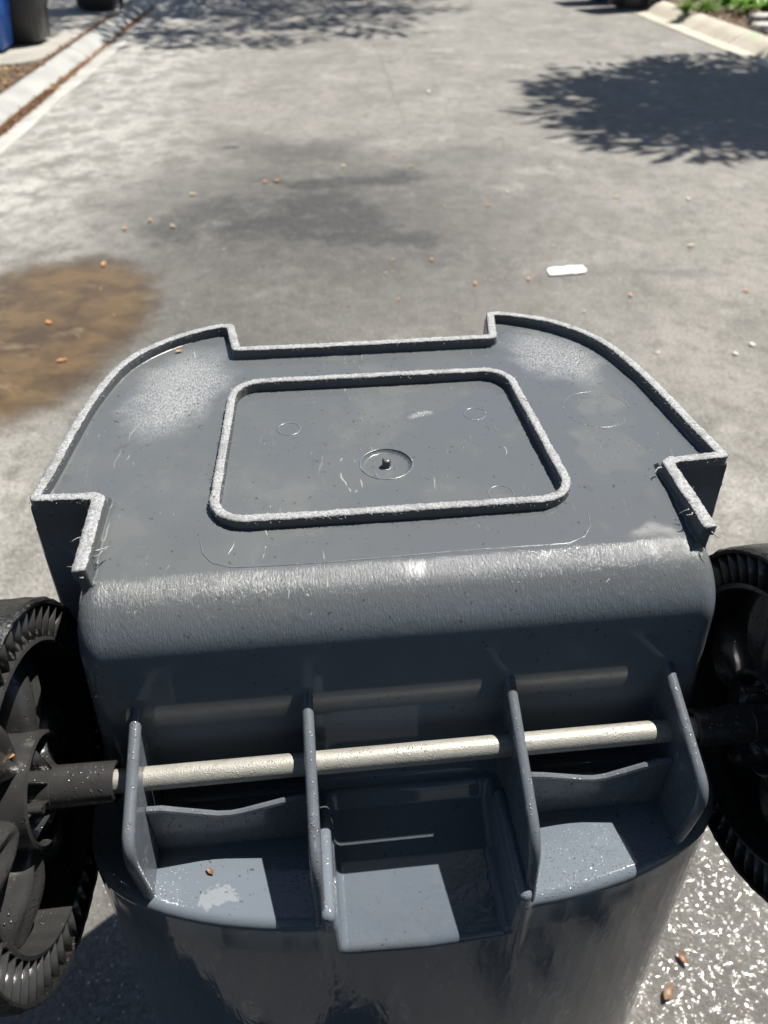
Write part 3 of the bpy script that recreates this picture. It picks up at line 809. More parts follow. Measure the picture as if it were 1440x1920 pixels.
# ribs that carry the axle
def rib(u, kv, kz, ev):
    top = (-0.2125, 0.9745)
    edge = [top, (-0.25, 0.9575)]
    k = (kv, kz); e = (ev, 0.848)
    d1 = ((k[0] - top[0]), (k[1] - top[1])); 
    a = (k[0] - d1[0] * 0.14, k[1] - d1[1] * 0.14); b = (k[0] + (e[0] - k[0]) * 0.32, k[1] + (e[1] - k[1]) * 0.32)
    edge = [top]
    for q in range(1, 5): edge.append((top[0] + (a[0] - top[0]) * q / 4, top[1] + (a[1] - top[1]) * q / 4))
    for q in range(1, 6):
        s = q / 6
        edge.append(((1 - s) ** 2 * a[0] + 2 * s * (1 - s) * k[0] + s * s * b[0], (1 - s) ** 2 * a[1] + 2 * s * (1 - s) * k[1] + s * s * b[1]))
    edge += [b, ((b[0] + e[0]) / 2, (b[1] + e[1]) / 2), e]
    mb = MB(); th = 0.0034
    out = edge + [(ev, 0.840), (-0.20, 0.840)]
    n = len(out)
    vs = [(u - th, p[0], p[1]) for p in out] + [(u + th, p[0], p[1]) for p in out]
    fs = [tuple(range(n)), tuple(range(2 * n - 1, n - 1, -1))] + [(i, (i + 1) % n, n + (i + 1) % n, n + i) for i in range(n)]
    mb.add(vs, fs)
    nb = len(edge)
    mb.tube([(u, p[0], p[1]) for p in edge], [0.0050] * (nb - 3) + [0.0050, 0.0048, 0.0046], 12, True)
    return auto_smooth(mb.build('axle_rib', M['rib'], BIN))
rib(-0.2265, -0.322, 0.934, -0.3135); rib(-0.0865, -0.336, 0.916, -0.3475); rib(0.0865, -0.336, 0.916, -0.3475); rib(0.2265, -0.322, 0.934, -0.3135)

# webs between the ribs, their top edge dips in the middle
def web(s):
    pts = [(0.090, 0.9085), (0.098, 0.9090), (0.112, 0.9060), (0.146, 0.8960), (0.156, 0.8945), (0.168, 0.8955), (0.202, 0.9080), (0.211, 0.9115), (0.2225, 0.9120)]
    mb = MB(); v0, v1 = -0.2760, -0.2720
    n = len(pts)
    vs = [(s * u, v0, z) for u, z in pts] + [(s * u, v1, z) for u, z in pts] + [(s * u, v0, 0.845) for u, z in pts] + [(s * u, v1, 0.845) for u, z in pts]
    fs = []
    for i in range(n - 1):
        fs += [(i, i + 1, n + i + 1, n + i), (i, 2 * n + i, 2 * n + i + 1, i + 1), (n + i, n + i + 1, 3 * n + i + 1, 3 * n + i)]
    fs += [(0, n, 3 * n, 2 * n), (n - 1, 3 * n - 1, 4 * n - 1, 2 * n - 1)]
    mb.add(vs, fs)
    mb.tube([(s * u, (v0 + v1) / 2, z) for u, z in pts], 0.0031, 8, True)
    return auto_smooth(mb.build('axle_web', M['rib'], BIN))
web(-1); web(1)

# axle
AX_V, AX_Z = -0.254, 0.9265
mb = MB(); mb.tube([(-0.322 + 0.644 * k / 24, AX_V, AX_Z) for k in range(25)], 0.0098, 28)
auto_smooth(mb.build('axle', M['zinc'], BIN))

# wheels: x is the axle, inner side at +x
def tyre_mesh():
    mb = MB(); seg = 150
    prof = [(0.0225, 0.1500), (0.0235, 0.1530), (0.020, 0.1552), (0.012, 0.156), (0.0, 0.1562), (-0.012, 0.156), (-0.024, 0.1555), (-0.031, 0.153), (-0.032, 0.1505), (-0.01, 0.1498)]
    n = len(prof)
    for k in range(seg):
        a = 2 * PI * k / seg
        for x, r in prof:
            outer = max(0.0, min(1.0, (r - 0.1500) / 0.004))
            q = Vector((x * 60, math.cos(a) * 11, math.sin(a) * 11))
            dr = outer * (0.0010 * noise.noise(q * 1.3) + 0.0013 * noise.noise(q * 3.7) + random.uniform(-0.0007, 0.0007))
            dx = outer * 0.0016 * noise.noise(q * 2.9 + Vector((4, 4, 4)))
            mb.v.append((x + dx, (r + dr) * math.cos(a), (r + dr) * math.sin(a)))
    for k in range(seg):
        j = (k + 1) % seg
        for i in range(n):
            mb.f.append((k * n + i, k * n + (i + 1) % n, j * n + (i + 1) % n, j * n + i))
    return mb.mesh('tyre')
def wheel_rim_mesh():
    mb = MB()
    mb.lathe_x([(0.020, 0.1185), (0.021, 0.1200), (0.020, 0.1230), (-0.026, 0.1235), (-0.026, 0.1190)], 90)
    mb.lathe_x([(-0.018, 0.1195), (-0.020, 0.080), (-0.012, 0.040), (-0.016, 0.040), (-0.024, 0.080), (-0.022, 0.1195)], 90)
    mb.lathe_x([(0.002, 0.1220), (0.002, 0.1510), (-0.002, 0.1510), (-0.002, 0.1220)], 90)
    return mb.mesh('wheel')
def hub_ring_mesh():
    mb = MB(); mb.lathe_x([(0.018, 0.0420), (0.0195, 0.0440), (0.018, 0.0465), (-0.012, 0.0490), (-0.012, 0.0410)], 60); return mb.mesh('hub_ring')
def sleeve_mesh():
    mb = MB()
    mb.lathe_x([(0.0750, 0.0135), (0.0753, 0.0158), (0.0740, 0.0170), (0.026, 0.0174), (0.0255, 0.0179), (-0.016, 0.0183), (-0.016, 0.0100), (0.062, 0.0108)], 48); return mb.mesh('hub_sleeve')
def petal_mesh():
    """scooped spoke from the hub ring out to the rim"""
    mb = MB(); nr, na = 14, 12; half = math.radians(22)
    top = []; 
    for i in range(nr + 1):
        f = i / nr; r = 0.046 + (0.1175 - 0.046) * f
        row = []
        for j in range(na + 1):
            g = -1 + 2 * j / na
            a = g * half * (0.72 + 0.28 * math.sin(PI * f * 0.9)) * (0.062 / max(r, 0.062)) ** 0.35
            arch = math.sqrt(max(0.0, 1 - (abs(g) ** 2.6)))
            x = -0.013 + (0.026 - 0.010 * f + 0.006 * math.sin(PI * f)) * arch * (0.55 + 0.45 * math.cos((f - 0.25) * 1.6))
            x -= 0.010 * math.exp(-((g - 0.1) / 0.28) ** 2) * math.sin(PI * f) 
            row.append((x, r * math.sin(a), r * math.cos(a)))
        top.append(row)
    vs = [p for row in top for p in row]; m = na + 1; fs = []
    for i in range(nr):
        for j in range(na):
            fs.append((i * m + j, i * m + j + 1, (i + 1) * m + j + 1, (i + 1) * m + j))
    mb.add(vs, fs)
    k = len(vs); mb.add([(-0.019, p[1], p[2]) for p in vs], [tuple(reversed(f)) for f in fs])
    per = [j for j in range(m)] + [i * m + na for i in range(1, nr + 1)] + [nr * m + j for j in range(na - 1, -1, -1)] + [i * m for i in range(nr - 1, 0, -1)]
    for q in range(len(per)):
        a, b = per[q], per[(q + 1) % len(per)]
        mb.f.append((a, b, k + b, k + a))
    return mb.mesh('spoke')
def fin_mesh(r0, r1, x0, x1, th, slope=0.0):
    mb = MB()
    mb.add([(x0, -th, r0), (x1 - slope, -th, r0), (x1, -th, r1), (x0, -th, r1), (x0, th, r0), (x1 - slope, th, r0), (x1, th, r1), (x0, th, r1)],
           [(3, 2, 1, 0), (4, 5, 6, 7), (0, 1, 5, 4), (1, 2, 6, 5), (2, 3, 7, 6), (3, 0, 4, 7)])
    return mb.mesh('fin')
ME = dict(tyre=tyre_mesh(), wheel=wheel_rim_mesh(), ring=hub_ring_mesh(), sleeve=sleeve_mesh(), petal=petal_mesh(),
          fin=fin_mesh(0.1225, 0.1512, 0.0, 0.0218, 0.0009, 0.002), hubfin=fin_mesh(0.0165, 0.0425, -0.012, 0.012, 0.0012, -0.014),
          )
pm = MB(); pm.tube([(0.002, 0, 0.030), (0.026, 0, 0.030)], 0.0036, 14); ME['peg'] = pm.mesh('peg')
for k, mt in (('tyre', 'tyre'), ('wheel', 'hub'), ('ring', 'hub'), ('sleeve', 'hub'), ('petal', 'hub'), ('fin', 'hub'), ('hubfin', 'hub'), ('peg', 'hub')):
    ME[k].materials.append(M[mt])
def make_wheel(side, spin):
    w = link('wheel', ME['wheel'], None, BIN)
    w.location = (side * 0.321, AX_V, AX_Z); w.rotation_euler = (spin, 0, PI if side > 0 else 0)
    w.rotation_mode = 'XYZ'
    def sub(name, key, ang=0.0):
        o = link(name, ME[key], None, w); o.rotation_euler = (ang, 0, 0); return o
    sub('tyre', 'tyre'); sub('hub_ring', 'ring'); sub('hub_sleeve', 'sleeve')
    for k in range(6): sub('spoke', 'petal', 2 * PI * k / 6)
    for k in range(56): sub('fin', 'fin', 2 * PI * (k + 0.5) / 56)
    for k in range(8): sub('hub_fin', 'hubfin', 2 * PI * (k + 0.25) / 8)
    for k in range(2): sub('peg', 'peg', 2 * PI * k / 2 + 0.9)
    return w
for me_ in ME.values():
    bm = bmesh.new(); bm.from_mesh(me_)
    for e in bm.edges:
        if len(e.link_faces) == 2 and e.calc_face_angle(0) > math.radians(38): e.smooth = False
    bm.to_mesh(me_); bm.free()
make_wheel(-1, math.radians(12)); make_wheel(1, math.radians(-20))

# rear handle bar low down at the opening (near the road, behind the body)
mb = MB()
for s in (-1, 1): mb.tube([(s * 0.17, -0.39, 0.075), (s * 0.17, -0.45, 0.07), (s * 0.165, -0.475, 0.06)], 0.014, 10)
mb.tube([(-0.2 + 0.4 * k / 10, -0.475, 0.06) for k in range(11)], 0.015, 12)
mb.build('handle', M['rib'], BIN)

# ================================================================== OTHER BINS
def wheelie_bin(loc, rz, mat, label, group, lid_mat=None):
    b = empty('wheelie_bin', loc, rz); tag(b, label, 'wheelie bin', group)
    mb = MB()
    secs = [(0.0, 0.215, 0.24, 0.05), (0.02, 0.235, 0.265, 0.07), (0.30, 0.255, 0.30, 0.075), (0.34, 0.270, 0.315, 0.075), (0.95, 0.295, 0.355, 0.08), (0.955, 0.315, 0.375, 0.08), (1.0, 0.318, 0.378, 0.08)]
    rings = []
    for z, hx, hy, r in secs:
        ring = []
        for sx, sy, a0 in ((1, -1, -PI / 2), (1, 1, 0), (-1, 1, PI / 2), (-1, -1, PI)):
            for k in range(6):
                a = a0 + PI / 2 * k / 5
                ring.append((sx * (hx - r) + r * math.cos(a), sy * (hy - r) + r * math.sin(a), z + 0.03))
        rings.append(ring)
    n = len(rings[0]); vs = [p for r_ in rings for p in r_]; fs = [tuple(range(n - 1, -1, -1))]
    for i in range(len(rings) - 1):
        for k in range(n): fs.append((i * n + k, i * n + (k + 1) % n, (i + 1) * n + (k + 1) % n, (i + 1) * n + k))
    mb.add(vs, fs); auto_smooth(mb.build('body', mat, b), 50)
    # raised ribs on the front and sides
    for sx in (-0.13, 0.13):
        m2 = MB(); m2.tube([(sx, -0.262, 0.10), (sx, -0.305, 0.36), (sx * 1.1, -0.348, 0.92)], 0.014, 8); m2.build('front_rib', mat, b)
    for s in (-1, 1):
        m2 = MB(); m2.tube([(s * 0.238, 0.05, 0.10), (s * 0.262, 0.05, 0.36), (s * 0.289, 0.05, 0.92)], 0.014, 8); m2.build('side_rib', mat, b)
    m3 = MB(); rows = [(1.03, 1.0), (1.06, 1.0), (1.085, 0.93), (1.105, 0.7), (1.11, 0.3)]
    vs = []; fs = []
    for z, k in rows: vs += [(p[0] * k * 1.02, p[1] * k * 1.02, z) for p in rings[-1]]
    for i in range(len(rows) - 1):
        for k in range(n): fs.append((i * n + k, i * n + (k + 1) % n, (i + 1) * n + (k + 1) % n, (i + 1) * n + k))
    fs.append(tuple((len(rows) - 1) * n + k for k in range(n))); fs.append(tuple(range(n - 1, -1, -1)))
    m3.add(vs, fs); auto_smooth(m3.build('lid', lid_mat or mat, b), 40)
    m4 = MB()
    for s in (-1, 1): m4.tube([(s * 0.2, 0.37, 0.97), (s * 0.2, 0.43, 0.99)], 0.014, 8)
    m4.tube([(-0.22, 0.43, 0.99), (0.22, 0.43, 0.99)], 0.015, 10); m4.build('handle', mat, b)
    m5 = MB(); m5.tube([(-0.29, 0.24, 0.13), (0.29, 0.24, 0.13)], 0.011, 10); m5.build('axle', M['zinc'], b)
    for s in (-1, 1):
        m6 = MB(); m6.lathe_x([(s * 0.265, 0.02), (s * 0.265, 0.118), (s * 0.272, 0.128), (s * 0.305, 0.128), (s * 0.312, 0.118), (s * 0.312, 0.09), (s * 0.295, 0.085), (s * 0.295, 0.02)], 36)
        w = m6.build('wheel', M['tyre'], b); w.location = (0, 0.24, 0.13); auto_smooth(w)
    return b
G1 = 'bins put out along the street'
def rz_road(extra=0): return math.atan2(-RW.x, RW.y) + extra
LB = PI / 2 + rz_road()
wheelie_bin(rp(-3.52, 9.72, 0.099), LB + 0.05, M['bluebin'], 'blue bin on the left driveway beside a black bin, at the picture edge', G1)
wheelie_bin(rp(-3.27, 10.25, 0.099) , LB - 0.04, M['blackbin'], 'black bin standing right behind the blue bin on the left driveway', G1)
wheelie_bin(rp(-3.02, 13.10, 0.097), rz_road(0.1), M['blackbin'], 'black bin further back alone on the left driveway by the kerb', G1)
RB = -PI / 2 + rz_road()
wheelie_bin(rp(4.74, 13.55, 0.004), RB + 0.25, M['blackbin'], 'black bin in the gutter on the right beside the planted bed', G1)
wheelie_bin(rp(4.62, 14.42, 0.004), RB + 0.1, M['bluebin'], 'blue bin mostly hidden behind the black bin on the right', G1)

# ================================================================== TREES (outside the frame; their shade falls on the road)
def leaf_quad(mb, p, d, n, L, W):
    s = d.cross(n).normalized() * (W / 2)
    mid = p + d * (L * 0.5) + n * (L * 0.06)
    mb.add([p, mid + s, p + d * L, mid - s], [(0, 1, 2, 3)])
def rand_dir():
    while True:
        v = Vector((random.uniform(-1, 1), random.uniform(-1, 1), random.uniform(-1, 1)))
        if 0.05 < v.length < 1: return v.normalized()
def tree(label, base, fork, centre, rad, clumps, per, leafL, leafW, crad):
    t = empty('street_tree', base); tag(t, label, 'tree', 'street trees shading the road')
    B = Vector(base); mb = MB(); fk = Vector(fork) - B; c = Vector(centre) - B
    mb.tube([(0, 0, -0.1), fk * 0.33 + Vector((0.05, 0, 0)), fk * 0.66, fk], [0.19, 0.16, 0.14, 0.12], 10)
    lv = MB(); lim = []
    for k in range(clumps):
        while True:
            q = rand_dir() * (random.random() ** 0.42)
            if q.z > -0.75: break
        p = c + Vector((q.x * rad[0], q.y * rad[1], q.z * rad[2]))
        lim.append(p)
        for j in range(per):
            o = rand_dir() * (crad * random.random() ** 0.5)
            d = (o.normalized() + (p - c).normalized() * 0.7 + Vector((0, 0, -0.15))).normalized()
            nrm = (rand_dir() + Vector((0, 0, 1.2))).normalized()
            leaf_quad(lv, p + o, d, nrm, leafL * random.uniform(0.6, 1.2), leafW * random.uniform(0.7, 1.2))
    for p in random.sample(lim, min(22, len(lim))):
        m = fk.lerp(p, 0.45) + Vector((0, 0, 0.35))
        mb.tube([fk * random.uniform(0.75, 1.0), m, p], [0.06, 0.035, 0.012], 6)
    mb.build('trunk', M['bark'], t)
    link('crown', mesh_from('crown', lv.v, lv.f), M['treeleaf'], t, False)
    return t
def shade_at(p, h):     # crown centre whose shade falls on p
    return Vector(p) + Vector((SV.x, SV.y, 0)) * (h / SV.z) + Vector((0, 0, h))
c1 = shade_at((3.85, 7.55, 0), 5.6)
tree('leafy street tree right of the road shading the near right lane', (c1.x + 0.6, c1.y - 0.2, 0.07), (c1.x + 0.2, c1.y, 3.4), c1, (2.45, 2.2, 1.2), 480, 34, 0.24, 0.075, 0.36)
c2 = shade_at((-3.1, 14.0, 0), 7.0)
tree('tall open crowned tree leaning over the far part of the road', (-4.6, c2.y + 3.5, 0.05), (-1.2, c2.y + 1.0, 4.6), c2, (4.2, 3.9, 1.5), 330, 30, 0.26, 0.085, 0.42)

c3 = shade_at((0.0, -2.85, 0), 5.2)  # added tree, out of view: blocks sky and sun to darken the bay
tree('broad unseen tree added behind the camera to darken the axle bay', (6.0, c3.y - 0.6, 0.07), (c3.x + 1.4, c3.y - 0.2, 3.2), c3, (3.6, 2.5, 1.5), 620, 34, 0.24, 0.085, 0.38)

# ================================================================== PLANTED BED ON THE RIGHT
def strap_plant(loc, n, L, label, mat='strap', W=0.045, group='green plants in the right bed'):
    t = empty('strap_leaf_plant', loc); tag(t, label, 'plant', group)
    for k in range(n):
        a = 2 * PI * k / n + random.uniform(-0.4, 0.4); lean = random.uniform(0.45, 1.25); LL = L * random.uniform(0.65, 1.15)
        mb = MB(); d = Vector((math.cos(a), math.sin(a), 0)); s = Vector((-d.y, d.x, 0)); segs = 6; vs = []
        for i in range(segs + 1):
            f = i / segs
            h = LL * (f * (1.0 - 0.15 * lean) - lean * 0.55 * f * f); r = LL * (0.06 + lean * 0.75 * f ** 1.5)
            w = W * (0.7 + 0.6 * f) * max(0.05, (1 - f ** 2.5)) * 0.5
            p = d * r * 0.9 + Vector((0, 0, max(h, 0.01)))
            vs += [p + s * w + Vector((0, 0, w * 0.5)), p, p - s * w + Vector((0, 0, w * 0.5))]
        fs = []
        for i in range(segs):
            fs += [(i * 3, i * 3 + 1, i * 3 + 4, i * 3 + 3), (i * 3 + 1, i * 3 + 2, i * 3 + 5, i * 3 + 4)]
        mb.add(vs, fs); link('leaf', mesh_from('leaf', mb.v, mb.f), M[mat], t)
    return t
for (px, py, n, L, lb) in ((1436, 34, 76, 0.50, 'bright green strap leaved plant at the right picture edge above the stones'),
                           (1398, 28, 76, 0.46, 'strap leaved plant just left of the one at the picture edge'),
                           (1360, 20, 70, 0.44, 'strap leaved plant between the fine leaved clumps and the edge plants'),
                           (1418, 8, 70, 0.60, 'taller strap leaved plant behind the two at the picture edge'),
                           (1372, 2, 64, 0.56, 'strap leaved plant behind the fine leaved clumps')):
    p = ground(px, py, 0.07); strap_plant(p, n, L, lb)
for (px, py, n, L, lb) in ((1284, 29, 110, 0.30, 'fine leaved low clump nearest the black bin in the right bed'),
                           (1322, 28, 110, 0.32, 'fine leaved low clump just right of the one nearest the black bin'),
                           (1300, 8, 110, 0.36, 'fine leaved low clump behind the two others in the right bed')):
    p = ground(px, py, 0.07); strap_plant(p, n, L, lb, 'fineleaf', 0.022)
def rock(px, py, sx, sy, sz, rz, label):
    p = ground(px, py, 0.07); me = bpy.data.meshes.new('edging_stone'); bm = bmesh.new()
    bmesh.ops.create_cube(bm, size=1.0); bmesh.ops.subdivide_edges(bm, edges=bm.edges, cuts=4, use_grid_fill=True)
    for v in bm.verts:
        q = v.co.copy(); v.co = Vector((q.x * sx, q.y * sy, q.z * sz)) * (1 - 0.10 * (abs(q.x * q.y * q.z) * 8)) 
        v.co += Vector((noise.noise(q * 3 + p), noise.noise(q * 3 + p * 2), noise.noise(q * 3 - p))) * 0.022
    bm.to_mesh(me); bm.free()
    o = link('edging_stone', me, M['stone'], None, True); o.location = p + Vector((0, 0, sz * 0.42)); o.rotation_euler = (0.04, -0.05, rz)
    tag(o, label, 'stone', 'pale edging stones'); return o
rock(1432, 45, 0.36, 0.22, 0.12, 0.2, 'pale edging stone, the farther of two at the right picture edge')
rock(1436, 62, 0.34, 0.20, 0.11, 0.1, 'pale edging stone, the nearer of two at the right picture edge')
rock(1222, 4, 0.50, 0.25, 0.10, 0.5, 'flat pale stone at the bed corner beside the black bin')

# bark mulch, leaf litter (nobody could count these)
def scatter(name, n, place, size, mat, label, cat='litter'):
    mb = MB()
    for _ in range(n):
        p = place(); d = rand_dir(); d.z *= 0.35; d.normalize(); nrm = (rand_dir() * 0.6 + Vector((0, 0, 1))).normalized()
        s = size * random.uniform(0.4, 1.3)
        leaf_quad(mb, Vector(p) + Vector((0, 0, random.uniform(0.0, 0.02))), d, nrm, s, s * random.uniform(0.25, 0.6))
    o = link(name, mesh_from(name, mb.v, mb.f), M[mat], None, False); tag(o, label, cat, None, 'stuff'); return o
scatter('bark_mulch', 2600, lambda: rp(random.uniform(-4.4, -2.73), random.uniform(6.0, 8.85), 0.075 + random.random() * 0.03), 0.055, 'chips', 'golden brown bark mulch behind the left kerb', 'mulch')
scatter('bark_mulch', 2600, lambda: rp(random.uniform(5.2, 6.8), random.uniform(9.3, 13.4), 0.075 + random.random() * 0.03), 0.055, 'brown', 'brown bark mulch under the plants on the right', 'mulch')
def gut():
    while True:
        al = random.uniform(5.0, 14.5)
        dens = 0.35 + 0.65 * max(math.exp(-((al - 8.9) / 0.9) ** 2), math.exp(-((al - 12.7) / 0.7) ** 2), math.exp(-((al - 7.0) / 0.8) ** 2))
        if random.random() < dens: break
    return rp(-2.492 + random.gauss(0.008, 0.020), al, -0.018)
scatter('leaf_litter', 4200, gut, 0.034, 'litter', 'orange brown leaf litter caught in the left gutter', 'leaf litter')
def dirtline():
    al = random.uniform(5.6, 8.2); return rp(-2.475 + random.gauss(-0.01, 0.024), al, -0.016)
scatter('gutter_dirt', 5000, dirtline, 0.03, 'brown', 'dark strip of dirt lying in the near left gutter', 'dirt')
def slabline():
    return rp(-2.752 + random.gauss(0, 0.015), random.uniform(8.6, 12.5), 0.085)
scatter('joint_litter', 1200, slabline, 0.035, 'brown', 'dark litter filling the joint between left kerb and driveway', 'litter')

# ================================================================== PUDDLE
pd = [(-60, 520), (0, 510), (60, 494), (120, 486), (190, 480), (250, 494), (298, 530), (302, 570), (268, 625), (215, 672), (150, 735), (85, 775), (0, 812), (-60, 835)]
pp = [ground(x, y) for x, y in pd] + [Vector((-1.75, 2.2, 0)), Vector((-2.2, 2.35, 0)), Vector((-2.24, 2.8, 0)), Vector((-2.22, 3.4, 0))]
cx_ = sum((p for p in pp), Vector()) / len(pp)
P2 = [(p.x, p.y) for p in pp]; P2 = catmull(P2 + [P2[0]], 5)[:-1]
vs = []; fs = []; ev = []
rows = [1.16, 1.06, 0.96, 0.84, 0.62, 0.3]; evv = [0.0, 0.2, 0.42, 0.66, 1.0, 1.0]
for s, e in zip(rows, evv):
    for x, y in P2: vs.append((cx_.x + (x - cx_.x) * s, cx_.y + (y - cx_.y) * s, 0.004)); ev.append(e)
n = len(P2)
for i in range(len(rows) - 1):
    for k in range(n): fs.append((i * n + k, i * n + (k + 1) % n, (i + 1) * n + (k + 1) % n, (i + 1) * n + k))
vs.append((cx_.x, cx_.y, 0.004)); ev.append(1.0)
for k in range(n): fs.append(((len(rows) - 1) * n + k, (len(rows) - 1) * n + (k + 1) % n, len(vs) - 1))
me = mesh_from('puddle', vs, fs)
at = me.attributes.new('edge', 'FLOAT', 'POINT'); at.data.foreach_set('value', ev)
o = link('puddle', me, M['puddle'], None, False); tag(o, 'shallow brown muddy puddle on the road left of the overturned bin', 'puddle', None, 'structure')

# ================================================================== FALLEN LEAVES, PEBBLES, SCRAP
def leaf_mesh(seed, L=0.05, W=0.024):
    r = random.Random(seed); n = 6; vs = []; fs = []
    curl = r.uniform(0.15, 0.5)
    for i in range(n + 1):
        f = i / n; w = W * 0.5 * math.sin(PI * min(1, f * 0.96 + 0.02)) ** 0.8 + 0.0006
        z = 0.003 + curl * L * (f - 0.5) ** 2 * 1.6
        for g in (-1, 0, 1): vs.append(((f - 0.5) * L, g * w, z + abs(g) * w * r.uniform(0.25, 0.6)))
    for i in range(n):
        for j in (0, 1): fs.append((i * 3 + j, i * 3 + j + 1, i * 3 + j + 4, i * 3 + j + 3))
    return mesh_from('fallen_leaf', vs, fs)
LM = {}
for mt in ('orange', 'tan', 'brown'):
    for k in range(3):
        m_ = leaf_mesh(k + 5); m_.materials.append(M[mt]); LM[mt, k] = m_
def fallen(p, mt, size, label, group=None, rz=None):
    o = link('fallen_leaf', LM[mt, random.randrange(3)], None, None); o.location = p
    o.rotation_euler = (random.uniform(-0.1, 0.1), random.uniform(-0.1, 0.1), random.uniform(0, 6.28) if rz is None else rz)
    o.scale = (size,) * 3; tag(o, label, 'leaf', group); return o
named = [(520, 340, 'orange', 1.1, 'orange leaf on the far edge of the dark road stain'), (497, 341, 'orange', 0.9, 'dull orange leaf just left of the brightest far leaf on the stain'),
         (195, 497, 'orange', 1.0, 'orange leaf on the far rim of the brown puddle'), (92, 606, 'orange', 0.9, 'orange leaf in the middle of the brown puddle'),
         (117, 677, 'orange', 0.9, 'large orange leaf near the dry edge of the puddle'), (235, 430, 'orange', 0.8, 'small orange leaf on the road beyond the puddle'),
         (282, 414, 'orange', 0.8, 'small orange leaf beyond the puddle, right of another'), (325, 425, 'tan', 0.8, 'tan leaf at the left border of the dark stain'),
         (362, 365, 'tan', 1.0, 'pale tan leaf far left on the road before the dark stain'), (772, 312, 'orange', 0.8, 'tiny orange leaf beyond the right end of the dark stain'),
         (645, 312, 'tan', 0.8, 'tan leaf right of the bright orange leaf beyond the stain'), (810, 487, 'orange', 0.6, 'tiny orange leaf on the road behind the bin, right of the stain'),
         (892, 532, 'orange', 0.6, 'tiny orange leaf between the bin and the white scrap'), (992, 524, 'orange', 0.65, 'orange leaf just left of the white scrap'),
         (1183, 554, 'orange', 0.65, 'orange leaf right of the white scrap, nearer the bin'), (1400, 545, 'orange', 0.7, 'orange leaf near the right picture edge'),
         (1297, 461, 'tan', 0.9, 'yellow tan leaf right of the white scrap and beyond it'), (916, 385, 'orange', 0.7, 'small orange leaf in the middle of the road'),
         (740, 291, 'orange', 0.7, 'small orange leaf beyond the dark stain in the road centre'), (1157, 369, 'tan', 0.8, 'pale leaf on the road just short of the tree shade')]
for px, py, mt, s, lb in named: fallen(ground(px, py, 0.006), mt, s, lb, 'fallen leaves on the road')
for i in range(34):
    px = random.uniform(60, 1420); py = random.uniform(270, 600)
    p = ground(px, py, 0.004)
    fallen(p, random.choice(('orange', 'tan', 'tan', 'brown')), random.uniform(0.22, 0.42), 'tiny dry leaf fragment scattered on the asphalt', 'leaf fragments scattered on the asphalt')
fallen(ground(1252, 1862, 0.006), 'brown', 0.62, 'brown curled leaf on the wet ground, nearer one right of the bin', 'fallen leaves on the road', 0.9)
fallen(ground(1280, 1797, 0.006), 'brown', 0.5, 'brown curled leaf on the wet ground, farther one right of the bin', 'fallen leaves on the road', 2.0)
def pebble(px, py, s, label):
    me = bpy.data.meshes.new('pebble'); bm = bmesh.new(); bmesh.ops.create_icosphere(bm, subdivisions=2, radius=1.0)
    for v in bm.verts:
        q = v.co.copy(); v.co = q * (1 + 0.25 * noise.noise(q * 1.4 + Vector((px, py, 0)))); v.co.x *= 1.3; v.co.z *= 0.5
    bm.to_mesh(me); bm.free()
    o = link('pebble', me, M['pebble'], None); o.location = ground(px, py, s * 0.35); o.scale = (s,) * 3; o.rotation_euler.z = random.uniform(0, 3)
    tag(o, label, 'pebble', 'pale pebbles on the road'); return o
pebble(1410, 646, 0.013, 'pale pebble on the road at the right picture edge'); pebble(1379, 663, 0.011, 'pale pebble just left of the one at the right edge')
pebble(1233, 661, 0.008, 'small pale pebble near the right side of the bin'); pebble(1290, 373, 0.013, 'pale pebble beyond the white scrap towards the tree shade')
pebble(803, 172, 0.02, 'pale pebble far up the middle of the road'); pebble(951, 360, 0.010, 'tiny pale pebble in the middle of the road')
# white scrap
vs = []; fs = []; nx, ny = 12, 5
for i in range(nx + 1):
    for j in range(ny + 1):
        f = i / nx - 0.5; g = j / ny - 0.5
        x = f * 0.195 * (1 - 0.06 * (2 * g) ** 2) + g * 0.02; y = g * 0.088 * (1 - 0.12 * (2 * abs(f)) ** 6)
        vs.append((x + 0.010 * noise.noise((f * 9, g * 9, 1)), y + 0.009 * noise.noise((f * 9, g * 9, 4)), 0.0015 + 0.003 * (noise.noise((f * 6, g * 5, 2)) + 0.6) + 0.002 * (abs(g) * 2) ** 3))
for i in range(nx):
    for j in range(ny): fs.append((i * (ny + 1) + j, (i + 1) * (ny + 1) + j, (i + 1) * (ny + 1) + j + 1, i * (ny + 1) + j + 1))
o = link('plastic_scrap', mesh_from('plastic_scrap', vs, fs), M['white'], None); o.location = ground(1063, 508, 0.004); o.rotation_euler.z = 0.22
tag(o, 'crumpled white scrap of plastic lying on the road behind the bin', 'litter')
# small leaf bits lying on the bin
def on_bin(u, v, z): return BIN.matrix_world @ Vector((u, v, z)) if False else Vector((-0.0015 + u * math.cos(YAW) - v * math.sin(YAW), 0.627 + u * math.sin(YAW) + v * math.cos(YAW), z))
fallen(on_bin(-0.2150, 0.199, floor_z(-0.2150, 0.199) + 0.001), 'orange', 0.17, 'orange leaf bit inside the far left rim of the overturned bin', 'leaf bits on the bin', 0.5)
fallen(on_bin(-0.178, -0.300, 0.8512), 'brown', 0.16, 'brown seed bit on the left shelf of the overturned bin', 'leaf bits on the bin', -0.6)
fallen(on_bin(-0.312, -0.262, 0.985), 'orange', 0.16, 'rusty orange bit stuck on the left wheel hub', 'leaf bits on the bin', 0.2)

